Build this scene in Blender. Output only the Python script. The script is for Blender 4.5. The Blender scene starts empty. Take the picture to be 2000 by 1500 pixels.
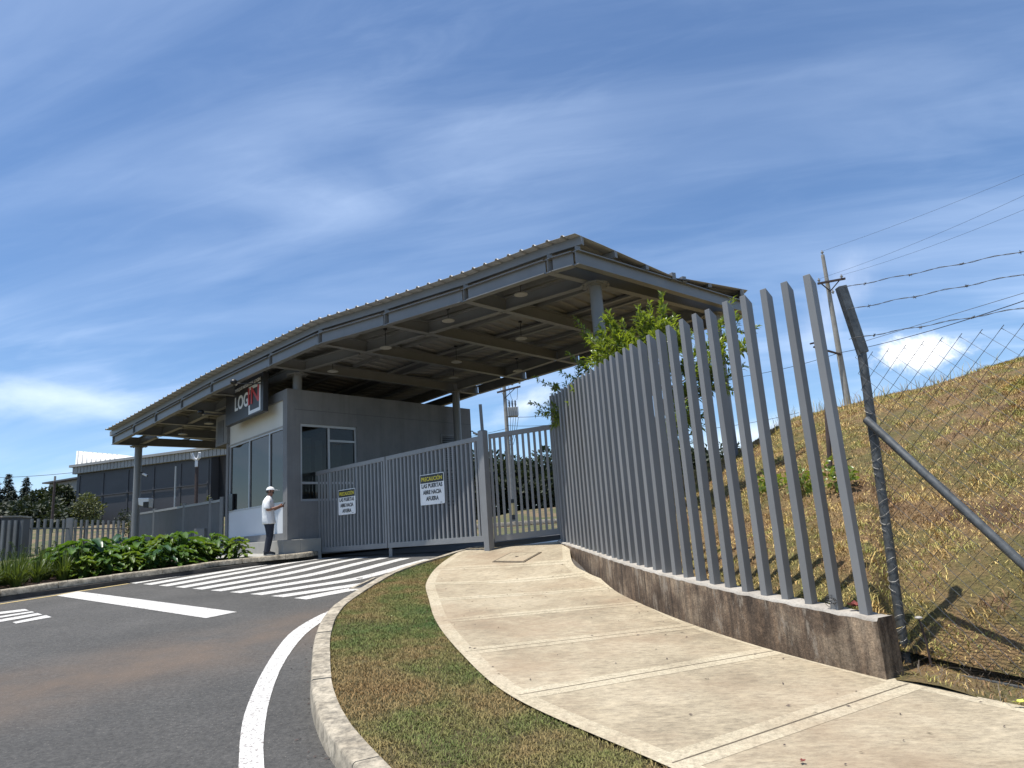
import bpy, bmesh, math, random
import numpy as np
from mathutils import Vector, Matrix
random.seed(7); RNG = np.random.default_rng(11)
SC = bpy.context.scene; COL = SC.collection
R_ = math.radians

# ------------------------------------------------------------------ camera
F, CX, CY = 1330.0, 1000.0, 750.0            # focal length and centre in photo pixels (2000 x 1500)
ROLL, PITCH = R_(3.95), math.atan(275.0 / F)
FW = np.array([0, math.cos(PITCH), math.sin(PITCH)])
_r0 = np.array([1.0, 0, 0]); _u0 = np.array([0, -math.sin(PITCH), math.cos(PITCH)])
RT = math.cos(ROLL) * _r0 - math.sin(ROLL) * _u0
UP = math.cos(ROLL) * _u0 + math.sin(ROLL) * _r0
EYE = np.array([0.0, 0.0, 1.5])
cam = bpy.data.objects.new('camera', bpy.data.cameras.new('camera')); COL.objects.link(cam)
cam.data.sensor_width = 36; cam.data.lens = 36 * F / 2000; cam.data.clip_end = 9000; cam.data.clip_start = .05
cam.matrix_world = Matrix(((RT[0], UP[0], -FW[0], EYE[0]), (RT[1], UP[1], -FW[1], EYE[1]), (RT[2], UP[2], -FW[2], EYE[2]), (0, 0, 0, 1)))
SC.camera = cam

# ------------------------------------------------------------------ sky, sun, exposure
SUN_AZ, SUN_EL = R_(-112), R_(75)             # azimuth clockwise from +Y
SC.view_settings.view_transform = 'Standard'; SC.view_settings.look = 'None'
SC.view_settings.exposure = 0.45; SC.view_settings.gamma = 1.0
W = bpy.data.worlds.new('World'); SC.world = W; W.use_nodes = True
def world_nodes():
    nt = W.node_tree; N = nt.nodes; L = nt.links; N.clear()
    out = N.new('ShaderNodeOutputWorld'); bg = N.new('ShaderNodeBackground')
    sky = N.new('ShaderNodeTexSky'); sky.sky_type = 'NISHITA'; sky.sun_disc = False
    sky.sun_elevation = SUN_EL; sky.sun_rotation = SUN_AZ; sky.altitude = 600; sky.air_density = 1.0; sky.dust_density = .3; sky.ozone_density = 3.0
    tc = N.new('ShaderNodeTexCoord'); sep = N.new('ShaderNodeSeparateXYZ'); L.new(tc.outputs['Generated'], sep.inputs[0])
    def m(op, a, b=None, c=None, clamp=False):
        n = N.new('ShaderNodeMath'); n.operation = op; n.use_clamp = clamp
        for i, v in enumerate((a, b, c)):
            if v is None: continue
            if isinstance(v, (int, float)): n.inputs[i].default_value = v
            else: L.new(v, n.inputs[i])
        return n.outputs[0]
    den = m('ADD', m('MAXIMUM', sep.outputs[2], 0), .16)
    px, py = m('DIVIDE', sep.outputs[0], den), m('DIVIDE', sep.outputs[1], den)
    def vec(x, y, z=0.0):
        c = N.new('ShaderNodeCombineXYZ')
        for i, v in enumerate((x, y, z)):
            if isinstance(v, (int, float)): c.inputs[i].default_value = v
            else: L.new(v, c.inputs[i])
        return c.outputs[0]
    def noise(v, sc, det=6, rough=.55, dist=0.0):
        n = N.new('ShaderNodeTexNoise'); n.inputs['Scale'].default_value = sc; n.inputs['Detail'].default_value = det
        n.inputs['Roughness'].default_value = rough; n.inputs['Distortion'].default_value = dist; L.new(v, n.inputs['Vector']); return n.outputs[0]
    def ramp(v, a, b, lo=0.0, hi=1.0):
        n = N.new('ShaderNodeMapRange'); n.interpolation_type = 'SMOOTHSTEP'
        n.inputs[1].default_value = a; n.inputs[2].default_value = b; n.inputs[3].default_value = lo; n.inputs[4].default_value = hi; L.new(v, n.inputs[0]); return n.outputs[0]
    # thin cirrus veils, drawn out along one wind direction
    th = R_(-13); ca, sa = math.cos(th), math.sin(th)
    qx = m('ADD', m('MULTIPLY', px, ca), m('MULTIPLY', py, sa)); qy = m('SUBTRACT', m('MULTIPLY', py, ca), m('MULTIPLY', px, sa))
    veil = ramp(noise(vec(m('MULTIPLY', qx, .62), m('MULTIPLY', qy, 2.1), 3.1), 1.15, 7, .52, 1.1), .34, .74)
    big = ramp(noise(vec(px, py, 7.7), .8, 2, .5), .32, .68, .35, 1.0)
    fine = ramp(noise(vec(m('MULTIPLY', qx, 1.3), m('MULTIPLY', qy, 5.0), 1.7), 2.2, 6, .58, .8), .38, .9)
    cir = m('MULTIPLY', m('ADD', m('ADD', m('MULTIPLY', veil, .62), m('MULTIPLY', fine, .22)), .06), big, clamp=True)
    def blob(dx, dy, dz, w, h, sc, z0, thr0, thr1, rough=.6, stretch=1.0, tilt=0.0):
        # a cloud of its own: an uneven patch round one direction of the sky
        d = np.array([dx, dy, dz]); d /= np.linalg.norm(d)
        hx = np.array([d[1], -d[0], 0]); hx /= np.linalg.norm(hx); vz = np.cross(hx, d)
        hx, vz = hx * math.cos(tilt) + vz * math.sin(tilt), vz * math.cos(tilt) - hx * math.sin(tilt)
        def dot(v):
            n = N.new('ShaderNodeVectorMath'); n.operation = 'DOT_PRODUCT'; n.inputs[1].default_value = tuple(v); L.new(tc.outputs['Generated'], n.inputs[0]); return n.outputs['Value']
        a, b, c = dot(hx), dot(vz), dot(d)
        r = m('SQRT', m('ADD', m('POWER', m('DIVIDE', a, w), 2), m('POWER', m('DIVIDE', b, h), 2)))
        nn = noise(vec(m('DIVIDE', a, stretch), b, z0), sc, 8, rough, .3)
        f = m('ADD', nn, m('MULTIPLY', m('SUBTRACT', 1, r), .55))
        return m('MULTIPLY', ramp(f, thr0, thr1), m('GREATER_THAN', c, .3))
    puff = blob(.512, .839,   .178, .066, .028, 26, 2.0, .54, .88, .62)
    low = blob(-.535, .833, .19, .20, .036, 9, 5.0, .58, 1.15, .6, 2.5, -.06)
    wis = blob(.02, .95, .165, .08, .03, 14, 9.0, .60, 1.15, .62, 1.6, .4)
    wis2 = blob(.33, .93, .10, .16, .04, 10, 4.0, .55, 1.2, .6, 2.4, .2)
    wis3 = blob(.42, .87, .24, .12, .05, 8, 14.0, .60, 1.3, .6, 1.2, .9)
    def mix(fac, a, b):
        n = N.new('ShaderNodeMix'); n.data_type = 'RGBA'; L.new(fac, n.inputs[0])
        for i, v in ((6, a), (7, b)):
            if isinstance(v, tuple): n.inputs[i].default_value = v
            else: L.new(v, n.inputs[i])
        return n.outputs[2]
    tint = N.new('ShaderNodeMix'); tint.data_type = 'RGBA'; tint.blend_type = 'MULTIPLY'; tint.inputs[0].default_value = 1; L.new(sky.outputs[0], tint.inputs[6]); tint.inputs[7].default_value = (.84, .97, 1.08, 1)
    c = mix(m('MULTIPLY', cir, .80), tint.outputs[2], (5.5, 6.8, 9.0, 1))
    c = mix(m('MULTIPLY', low, .55), c, (8.6, 9.5, 10.2, 1))
    c = mix(m('MULTIPLY', wis, .6), c, (9.0, 9.5, 10.2, 1))
    c = mix(m('MULTIPLY', wis2, .65), c, (9.0, 9.5, 10.2, 1))
    c = mix(m('MULTIPLY', wis3, .45), c, (8.0, 8.6, 10.0, 1))
    c = mix(m('MULTIPLY', puff, .95), c, (10.2, 10.3, 10.5, 1))
    bg.inputs['Strength'].default_value = .107
    L.new(c, bg.inputs['Color']); L.new(bg.outputs[0], out.inputs[0])
world_nodes()
sun = bpy.data.objects.new('sun', bpy.data.lights.new('sun', 'SUN')); COL.objects.link(sun)
sun.data.energy = 4.6; sun.data.angle = R_(.5); sun.data.color = (1.0, .955, .88)
_sd = Vector((math.cos(SUN_EL) * math.sin(SUN_AZ), math.cos(SUN_EL) * math.cos(SUN_AZ), math.sin(SUN_EL)))
sun.rotation_euler = (-_sd).to_track_quat('-Z', 'Y').to_euler()

# ------------------------------------------------------------------ helpers: rays of the photograph, ground heights
def ray(u, v): return FW + RT * ((u - CX) / F) + UP * ((CY - v) / F)
def at_z(u, v, z):
    d = ray(u, v); return EYE + d * ((z - EYE[2]) / d[2])
def at_y(u, v, y):
    d = ray(u, v); return EYE + d * (y / d[1])
def at_wall(u, v, p0, az):
    n = np.array([math.cos(az), -math.sin(az), 0]); d = ray(u, v)
    return EYE + d * (np.dot(n, np.array(p0) - EYE) / np.dot(n, d))
def sst(a, b, x):
    t = np.clip((np.asarray(x, float) - a) / (b - a), 0, 1); return t * t * (3 - 2 * t)
def gz(x, y):
    """height of the road surface"""
    x = np.clip(x, -30, 30); y = np.clip(y, -8, 60)
    p = -.312 - .0277 * x + .0649 * y
    k = .08; p = -k * np.logaddexp(-p / k, -1.04 / k)
    gx, gy = 6.85, -5.0; L = math.hypot(gx, gy); nx, ny = gy / L, -gx / L
    d = (x + 5.9) * nx + (y - 19.0) * ny
    b = 1 - sst(-.3, 3.0, d)
    return p * (1 - b) + b * np.maximum(p, .98)
def on_ground(u, v, off=0.0):
    d = ray(u, v); ts = np.linspace(1, 80, 3000); P = EYE + np.outer(ts, d)
    f = P[:, 2] - gz(P[:, 0], P[:, 1]) - off
    i = int(np.argmax(f <= 0)); a, b = ts[i - 1], ts[i]
    for _ in range(30):
        mm = (a + b) / 2; q = EYE + d * mm
        if q[2] - gz(q[0], q[1]) - off > 0: a = mm
        else: b = mm
    return EYE + d * a

# ------------------------------------------------------------------ helpers: materials
def new_mat(name):
    mt = bpy.data.materials.new(name); mt.use_nodes = True
    nt = mt.node_tree; b = nt.nodes['Principled BSDF']; return mt, nt, b
def col_noise(nt, stops, scale, detail=6, rough=.6, coord='Object', stretch=(1, 1, 1), lo=.3, hi=.7, dist=0.0):
    tc = nt.nodes.new('ShaderNodeTexCoord'); mp = nt.nodes.new('ShaderNodeMapping'); mp.inputs['Scale'].default_value = stretch
    nt.links.new(tc.outputs[coord], mp.inputs[0])
    n = nt.nodes.new('ShaderNodeTexNoise'); n.inputs['Scale'].default_value = scale; n.inputs['Detail'].default_value = detail; n.inputs['Roughness'].default_value = rough; n.inputs['Distortion'].default_value = dist
    nt.links.new(mp.outputs[0], n.inputs['Vector'])
    r = nt.nodes.new('ShaderNodeValToRGB'); e = r.color_ramp.elements
    while len(e) < len(stops): e.new(.5)
    for i, s in enumerate(stops):
        e[i].position = lo + (hi - lo) * i / (len(stops) - 1); e[i].color = (*s, 1)
    nt.links.new(n.outputs[0], r.inputs[0]); return r.outputs[0], n.outputs[0], mp
def mixc(nt, a, b, fac, mode='MIX'):
    n = nt.nodes.new('ShaderNodeMix'); n.data_type = 'RGBA'; n.blend_type = mode
    for i, v in ((0, fac), (6, a), (7, b)):
        if isinstance(v, (int, float)): n.inputs[i].default_value = v
        elif isinstance(v, tuple): n.inputs[i].default_value = (*v, 1) if len(v) == 3 else v
        else: nt.links.new(v, n.inputs[i])
    return n.outputs[2]
def add_bump(nt, b, h, strength=.3, dist=.01):
    n = nt.nodes.new('ShaderNodeBump'); n.inputs['Strength'].default_value = strength; n.inputs['Distance'].default_value = dist
    nt.links.new(h, n.inputs['Height']); nt.links.new(n.outputs[0], b.inputs['Normal'])
def plain(name, c, rough=.6, var=.12, scale=3.0, metal=0.0, bump=0.0, bscale=60):
    mt, nt, b = new_mat(name)
    lo = tuple(x * (1 - var) for x in c); hi = tuple(min(1, x * (1 + var)) for x in c)
    o, f, _ = col_noise(nt, [lo, c, hi], scale); nt.links.new(o, b.inputs['Base Color'])
    b.inputs['Roughness'].default_value = rough; b.inputs['Metallic'].default_value = metal
    if bump:
        _, f2, _ = col_noise(nt, [lo, hi], bscale, 4); add_bump(nt, b, f2, bump, .01)
    return mt
def vary(mt, amt):
    """each object carries its own slight tone of the paint"""
    nt = mt.node_tree; b = nt.nodes['Principled BSDF']; l = b.inputs['Base Color'].links[0]; src = l.from_socket
    oi = nt.nodes.new('ShaderNodeObjectInfo'); mr = nt.nodes.new('ShaderNodeMapRange'); mr.inputs[3].default_value = 1 - amt; mr.inputs[4].default_value = 1 + amt; nt.links.new(oi.outputs['Random'], mr.inputs[0])
    cb = nt.nodes.new('ShaderNodeCombineColor')
    for k in range(3): nt.links.new(mr.outputs[0], cb.inputs[k])
    nt.links.new(mixc(nt, src, cb.outputs[0], 1.0, 'MULTIPLY'), b.inputs['Base Color'])
def two_scale(name, big, small, s1, s2, rough=.9, bump=.3, fac=.5, bdist=.01, mode='OVERLAY', lo=.3, hi=.7):
    mt, nt, b = new_mat(name)
    o1, f1, _ = col_noise(nt, big, s1, 5, .6, lo=lo, hi=hi); o2, f2, _ = col_noise(nt, small, s2, 4, .75, lo=.36, hi=.64)
    nt.links.new(mixc(nt, o1, o2, fac, mode), b.inputs['Base Color']); b.inputs['Roughness'].default_value = rough
    add_bump(nt, b, f2, bump, bdist); return mt
M = {}
M['steel'] = plain('grey_painted_steel', (.190, .192, .190), .42, .08, 2.0)
M['steel_light'] = plain('light_grey_painted_steel', (.222, .224, .224), .45, .08, 2.0)
M['steel_fence'] = plain('fence_grey_paint', (.205, .208, .208), .5, .07, 1.2)
vary(M['steel_fence'], .09)
M['steel_dark'] = plain('dark_grey_steel', (.09, .092, .098), .5, .12, 2.0)
M['sheet'] = plain('roof_sheet_metal', (.285, .278, .265), .55, .12, 1.5, .05)
M['galv'] = plain('weathered_galvanised_steel', (.105, .112, .115), .55, .4, 14, .4)
M['wire'] = plain('grey_wire', (.06, .066, .075), .55, .2, 20, .1)
M['black'] = plain('black_paint', (.018, .018, .02), .4, .2, 5)
M['board'] = plain('sign_board_black', (.032, .033, .037), .45, .15, 2)
M['white'] = plain('white_paint', (.78, .78, .77), .5, .04, 3)
M['red'] = plain('red_letters', (.55, .035, .03), .45, .1, 3)
M['yellow'] = plain('yellow_letters', (.75, .62, .05), .5, .05, 3)
def render_wall():
    mt, nt, b = new_mat('grey_wall_render')
    o, f, _ = col_noise(nt, [(.170, .171, .173), (.192, .192, .192), (.212, .210, .207)], .9, 8, .65, lo=.38, hi=.62)
    s_, sf, _ = col_noise(nt, [(.36, .36, .35), (.5, .5, .5), (.58, .58, .58)], 5, 7, .7, stretch=(1, 1, .06), lo=.36, hi=.60)
    nt.links.new(mixc(nt, o, s_, .35, 'OVERLAY'), b.inputs['Base Color']); b.inputs['Roughness'].default_value = .85
    _, f2, _ = col_noise(nt, [(0, 0, 0), (1, 1, 1)], 30, 8, .7); add_bump(nt, b, f2, .15, .01); return mt
M['wallgrey'] = render_wall()
M['wallwhite'] = plain('white_wall_render', (.60, .62, .64), .85, .04, 1.1, bump=.05, bscale=90)
M['wallcream'] = plain('cream_wall_render', (.66, .64, .58), .85, .04, 1.1, bump=.05, bscale=90)
M['plinth'] = plain('plinth_concrete', (.34, .33, .30), .9, .12, 2.2, bump=.15)
M['alu'] = plain('aluminium_frame', (.42, .43, .44), .4, .06, 3, .3)
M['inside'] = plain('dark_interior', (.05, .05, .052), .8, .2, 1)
M['reflection_panel'] = plain('grey_reflection', (.30, .33, .31), .9, .1, 4)  # grey of the reflections and far windows showing in the side glass
M['soil'] = two_scale('dark_soil', [(.045, .028, .02), (.10, .062, .045)], [(.4, .4, .4), (.62, .6, .58)], 5, 60, .95, .8, .6, .03)
M['trunk'] = two_scale('bark', [(.10, .08, .06), (.20, .165, .13)], [(.35, .35, .35), (.65, .65, .65)], 8, 50, .9, .6, .5, .02)
M['pole'] = two_scale('weathered_pole_concrete', [(.26, .24, .21), (.36, .34, .30)], [(.40, .4, .4), (.60, .6, .6)], 4, 60, .9, .3)
M['darkbrown'] = plain('dark_wood', (.07, .05, .045), .85, .25, 6)  # one dark brown for crossarms, thin poles, branch and leaf bits
M['kerb'] = two_scale('kerb_concrete', [(.21, .18, .135), (.325, .285, .22), (.39, .345, .27)], [(.22, .22, .22), (.76, .75, .73)], 3.2, 12, .9, .5, .8, .006)
M['kerbdark'] = two_scale('kerb_foot_dark', [(.03, .028, .026), (.075, .068, .06)], [(.4, .4, .4), (.6, .6, .6)], 4, 60, .9, .3)  # darker lower course of the left kerb
M['cap'] = plain('white_cloth', (.80, .80, .80), .9, .03, 20, bump=.6, bscale=13)
M['skin'] = plain('skin', (.24, .115, .075), .55, .08, 30)
M['hair'] = plain('dark_hair', (.018, .014, .012), .6, .2, 60)
M['navy'] = plain('dark_trousers', (.022, .027, .042), .85, .2, 20, bump=.3, bscale=40)
M['shoe'] = plain('black_shoe', (.03, .03, .032), .6, .2, 20)
M['sole'] = plain('pale_sole', (.5, .48, .43), .7, .1, 20)
M['redleaf'] = plain('dry_red_leaf', (.16, .03, .022), .7, .3, 40)
M['yleaf'] = plain('yellow_leaf', (.58, .62, .09), .6, .15, 40)
M['ceramic'] = plain('insulator', (.35, .33, .30), .35, .1, 9)
M['lampwhite'] = plain('lamp_enamel', (.42, .41, .37), .5, .05, 5)
M['trafo'] = plain('transformer_grey', (.36, .37, .37), .5, .1, 5)

def asphalt():
    mt, nt, b = new_mat('asphalt')
    o1, f1, _ = col_noise(nt, [(.060, .058, .054), (.075, .072, .067), (.092, .088, .082)], .8, 6, .62)
    o2, f2, _ = col_noise(nt, [(.12, .12, .12), (.48, .48, .48), (.88, .87, .86)], 24, 9, .92, lo=.38, hi=.62)
    c = mixc(nt, o1, o2, .75, 'OVERLAY')
    # a broad band of brown dust carried along the wheel path, and fine scattered grit
    tc = nt.nodes.new('ShaderNodeTexCoord'); sep = nt.nodes.new('ShaderNodeSeparateXYZ'); nt.links.new(tc.outputs['Object'], sep.inputs[0])
    def mm(op, a, bb):
        n = nt.nodes.new('ShaderNodeMath'); n.operation = op
        for i, v in enumerate((a, bb)):
            if isinstance(v, (int, float)): n.inputs[i].default_value = v
            else: nt.links.new(v, n.inputs[i])
        return n.outputs[0]
    off = mm('ADD', mm('MULTIPLY', sep.outputs[0], .77), mm('MULTIPLY', sep.outputs[1], -.63))     # across the lane
    mp = nt.nodes.new('ShaderNodeMapRange'); mp.interpolation_type = 'SMOOTHSTEP'; mp.inputs[1].default_value = 1.7; mp.inputs[2].default_value = 0
    nt.links.new(mm('ABSOLUTE', mm('ADD', off, 8.1), 0), mp.inputs[0])
    nz, nf, _ = col_noise(nt, [(0, 0, 0), (1, 1, 1)], 1.1, 7, .65, stretch=(1, 1, 1), lo=.25, hi=.62)
    fac = mm('MULTIPLY', mm('MULTIPLY', mp.outputs[0], .80), nz)
    c = mixc(nt, c, (.145, .105, .076), fac)
    v = nt.nodes.new('ShaderNodeTexVoronoi'); v.inputs['Scale'].default_value = 26; nt.links.new(tc.outputs['Object'], v.inputs['Vector'])
    g = nt.nodes.new('ShaderNodeMapRange'); g.inputs[1].default_value = .16; g.inputs[2].default_value = .10; nt.links.new(v.outputs['Distance'], g.inputs[0])
    g2 = mm('MULTIPLY', g.outputs[0], mm('MULTIPLY', nz, .55))
    c = mixc(nt, c, (.30, .27, .23), g2)
    nt.links.new(c, b.inputs['Base Color']); b.inputs['Roughness'].default_value = .88
    add_bump(nt, b, f2, 1.0, .010); return mt
M['asphalt'] = asphalt()
def roadpaint(name, c):
    mt, nt, b = new_mat(name)
    o, f, _ = col_noise(nt, [(c[0] * .80, c[1] * .80, c[2] * .80), c], 5, 6)
    w, wf, _ = col_noise(nt, [(1, 1, 1), (0, 0, 0)], 38, 5, .75, lo=.40, hi=.49)
    nt.links.new(mixc(nt, o, (.22, .19, .175), w), b.inputs['Base Color']); b.inputs['Roughness'].default_value = .7
    add_bump(nt, b, wf, .3, .004); return mt
M['roadwhite'] = roadpaint('road_paint_white', (.66, .65, .615))
M['roadyellow'] = roadpaint('road_paint_yellow', (.62, .47, .20))
def slab(name, light):
    mt, nt, b = new_mat(name)
    if light: st = [(.35, .295, .205), (.425, .365, .258), (.46, .40, .29)]
    else: st = [(.255, .21, .143), (.34, .283, .195), (.395, .333, .235)]
    o1, f1, _ = col_noise(nt, st, 1.0, 8, .72, lo=.36, hi=.62)
    o2, f2, _ = col_noise(nt, [(.26, .255, .25), (.5, .5, .5), (.70, .695, .68)], 26 if light else 17, 9, .90, stretch=(1, 1, 1) if light else (.55, 1.5, 1), lo=.37, hi=.63)
    c = mixc(nt, o1, o2, .9, 'OVERLAY')
    # dark pits and short scratches left by the broom, and brownish stains
    p, pf, _ = col_noise(nt, [(1, 1, 1), (0, 0, 0)], 16, 4, .7, stretch=(.35, 2.2, 1), lo=.33, hi=.37)
    c = mixc(nt, c, (.16, .125, .085), mixc(nt, (0, 0, 0), p, .55 if not light else .2))
    s, sf, _ = col_noise(nt, [(0, 0, 0), (1, 1, 1)], .75, 7, .68, lo=.47, hi=.66)
    c = mixc(nt, c, (.27, .185, .115), mixc(nt, (0, 0, 0), s, .45))
    nt.links.new(c, b.inputs['Base Color']); b.inputs['Roughness'].default_value = .9
    add_bump(nt, b, f2, .25 if light else .5, .006); return mt
M['slab'] = slab('pavement_concrete', False); M['slabband'] = slab('pavement_trowelled_band', True)
M['joint'] = plain('pavement_joint', (.12, .095, .065), .95, .3, 20)
def oldwall():
    mt, nt, b = new_mat('stained_concrete')
    o1, f1, _ = col_noise(nt, [(.040, .026, .016), (.098, .068, .045), (.19, .145, .10)], 2.0, 7, .7, lo=.36, hi=.64)
    o3, f3, _ = col_noise(nt, [(.12, .11, .10), (.5, .5, .5), (.86, .84, .80)], 13, 7, .7, stretch=(1, 1, .09), lo=.36, hi=.64)
    o2, f2, _ = col_noise(nt, [(.2, .2, .2), (.78, .77, .76)], 42, 5, .75, lo=.36, hi=.64)
    c = mixc(nt, mixc(nt, o1, o3, .85, 'OVERLAY'), o2, .6, 'OVERLAY')
    s, sf, _ = col_noise(nt, [(0, 0, 0), (1, 1, 1)], 5.0, 8, .75, stretch=(1, 1, .35), lo=.55, hi=.62)
    c = mixc(nt, c, (.25, .215, .17), mixc(nt, (0, 0, 0), s, .65))
    nt.links.new(c, b.inputs['Base Color']); b.inputs['Roughness'].default_value = .92; add_bump(nt, b, f2, .6, .014); return mt
M['oldwall'] = oldwall()
M['walltop'] = two_scale('wall_top_concrete', [(.30, .27, .23), (.44, .41, .36)], [(.36, .36, .36), (.64, .63, .62)], 3, 50, .92, .5)
M['turf'] = two_scale('turf_ground', [(.055, .06, .02), (.11, .085, .035), (.075, .08, .028)], [(.3, .3, .3), (.66, .66, .62)], 1.1, 70, .95, .9, .6, .03)
M['hill'] = two_scale('dry_hillside', [(.12, .068, .037), (.27, .175, .08), (.15, .13, .042), (.35, .24, .10)], [(.22, .22, .22), (.72, .7, .66)], .9, 32, .95, 1.0, .7, .06)
M['earth'] = two_scale('scrub_ground', [(.07, .075, .028), (.19, .13, .075), (.075, .09, .03), (.15, .11, .055)], [(.3, .3, .3), (.68, .66, .62)], .35, 12, .95, .8, .6, .05)
def leafmat(name, c, var=.35, trans=.35, rough=.45, scale=2.5):
    mt, nt, b = new_mat(name)
    o, f, _ = col_noise(nt, [tuple(x * (1 - var) for x in c), c, (min(1, c[0] * (1 + var * 1.3)), min(1, c[1] * (1 + var)), c[2])], scale, 4)
    nt.links.new(o, b.inputs['Base Color']); b.inputs['Roughness'].default_value = rough
    t = nt.nodes.new('ShaderNodeBsdfTranslucent'); nt.links.new(mixc(nt, o, (1.6, 1.5, .6), 1.0, 'MULTIPLY'), t.inputs['Color'])
    mx = nt.nodes.new('ShaderNodeMixShader'); mx.inputs[0].default_value = trans
    out = nt.nodes['Material Output']; nt.links.new(b.outputs[0], mx.inputs[1]); nt.links.new(t.outputs[0], mx.inputs[2]); nt.links.new(mx.outputs[0], out.inputs[0]); return mt
M['broad'] = leafmat('broad_leaf', (.075, .15, .028), .4, .35, .38, 3)
M['broad3'] = leafmat('yellowish_broad_leaf', (.12, .19, .035), .4, .35, .4, 3)
M['broad2'] = leafmat('bluish_broad_leaf', (.045, .105, .045), .3, .3, .35, 3)
M['strap'] = leafmat('strap_leaf', (.085, .125, .028), .45, .3, .5, 5)
M['treeleaf'] = leafmat('tree_leaf', (.17, .235, .048), .45, .4, .3, 4)
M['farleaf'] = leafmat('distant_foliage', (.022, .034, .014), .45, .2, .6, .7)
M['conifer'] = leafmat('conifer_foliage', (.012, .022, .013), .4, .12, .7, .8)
M['scrub'] = leafmat('scrub_foliage', (.085, .10, .03), .45, .25, .6, .8)
M['blade'] = leafmat('verge_grass', (.085, .115, .028), .4, .3, .6, .9)
def grassmat(name, stops, scale):
    mt, nt, b = new_mat(name)
    o, f, _ = col_noise(nt, stops, scale, 5, .6, lo=.33, hi=.67); o2, f2, _ = col_noise(nt, [(.25, .25, .25), (.75, .75, .72)], 40, 2, .7)
    nt.links.new(mixc(nt, o, o2, .6, 'OVERLAY'), b.inputs['Base Color']); b.inputs['Roughness'].default_value = .8; return mt
M['blade'] = grassmat('verge_grass', [(.30, .19, .075), (.30, .215, .085), (.17, .19, .05), (.085, .15, .035)], .75)
M['stubble'] = grassmat('dry_hill_grass', [(.52, .34, .15), (.22, .12, .065), (.66, .47, .18), (.27, .28, .07), (.56, .38, .14), (.20, .11, .06)], 1.25)
def glass(name, refl, tint, trans):
    mt, nt, b = new_mat(name); nt.nodes.remove(b)
    g = nt.nodes.new('ShaderNodeBsdfGlossy'); g.inputs['Roughness'].default_value = .012; g.inputs['Color'].default_value = (.52, .475, .43, 1)
    t = nt.nodes.new('ShaderNodeBsdfTransparent'); t.inputs['Color'].default_value = (*tint, 1)
    d = nt.nodes.new('ShaderNodeBsdfDiffuse'); d.inputs['Color'].default_value = (.02, .022, .024, 1)
    m1 = nt.nodes.new('ShaderNodeMixShader'); m1.inputs[0].default_value = trans; nt.links.new(d.outputs[0], m1.inputs[1]); nt.links.new(t.outputs[0], m1.inputs[2])
    lw = nt.nodes.new('ShaderNodeLayerWeight'); lw.inputs[0].default_value = .35
    mr = nt.nodes.new('ShaderNodeMapRange'); mr.inputs[3].default_value = refl; mr.inputs[4].default_value = min(1, refl + .16); nt.links.new(lw.outputs['Fresnel'], mr.inputs[0])
    m2 = nt.nodes.new('ShaderNodeMixShader'); nt.links.new(mr.outputs[0], m2.inputs[0]); nt.links.new(m1.outputs[0], m2.inputs[1]); nt.links.new(g.outputs[0], m2.inputs[2])
    nt.links.new(m2.outputs[0], nt.nodes['Material Output'].inputs[0]); return mt
M['glass_front'] = glass('reflective_tinted_glass', .11, (.22, .23, .23), .3)
M['glass_side'] = glass('clear_tinted_glass', .05, (.55, .58, .58), .85)
def clad(name, c, period, axis_h=True):
    mt, nt, b = new_mat(name)
    o, f, _ = col_noise(nt, [tuple(x * .8 for x in c), c, tuple(x * 1.2 for x in c)], .5, 5, .6, stretch=(1, 1, .35) if not axis_h else (.3, .3, 1))
    nt.links.new(o, b.inputs['Base Color']); b.inputs['Roughness'].default_value = .55; return mt
M['shed'] = clad('dark_shed_cladding', (.048, .048, .053), 1); M['shedroof'] = clad('pale_roof_cladding', (.62, .62, .58), 1, False)
M['shedtrim'] = plain('grey_fascia', (.30, .30, .29), .6, .1, .6)

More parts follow.
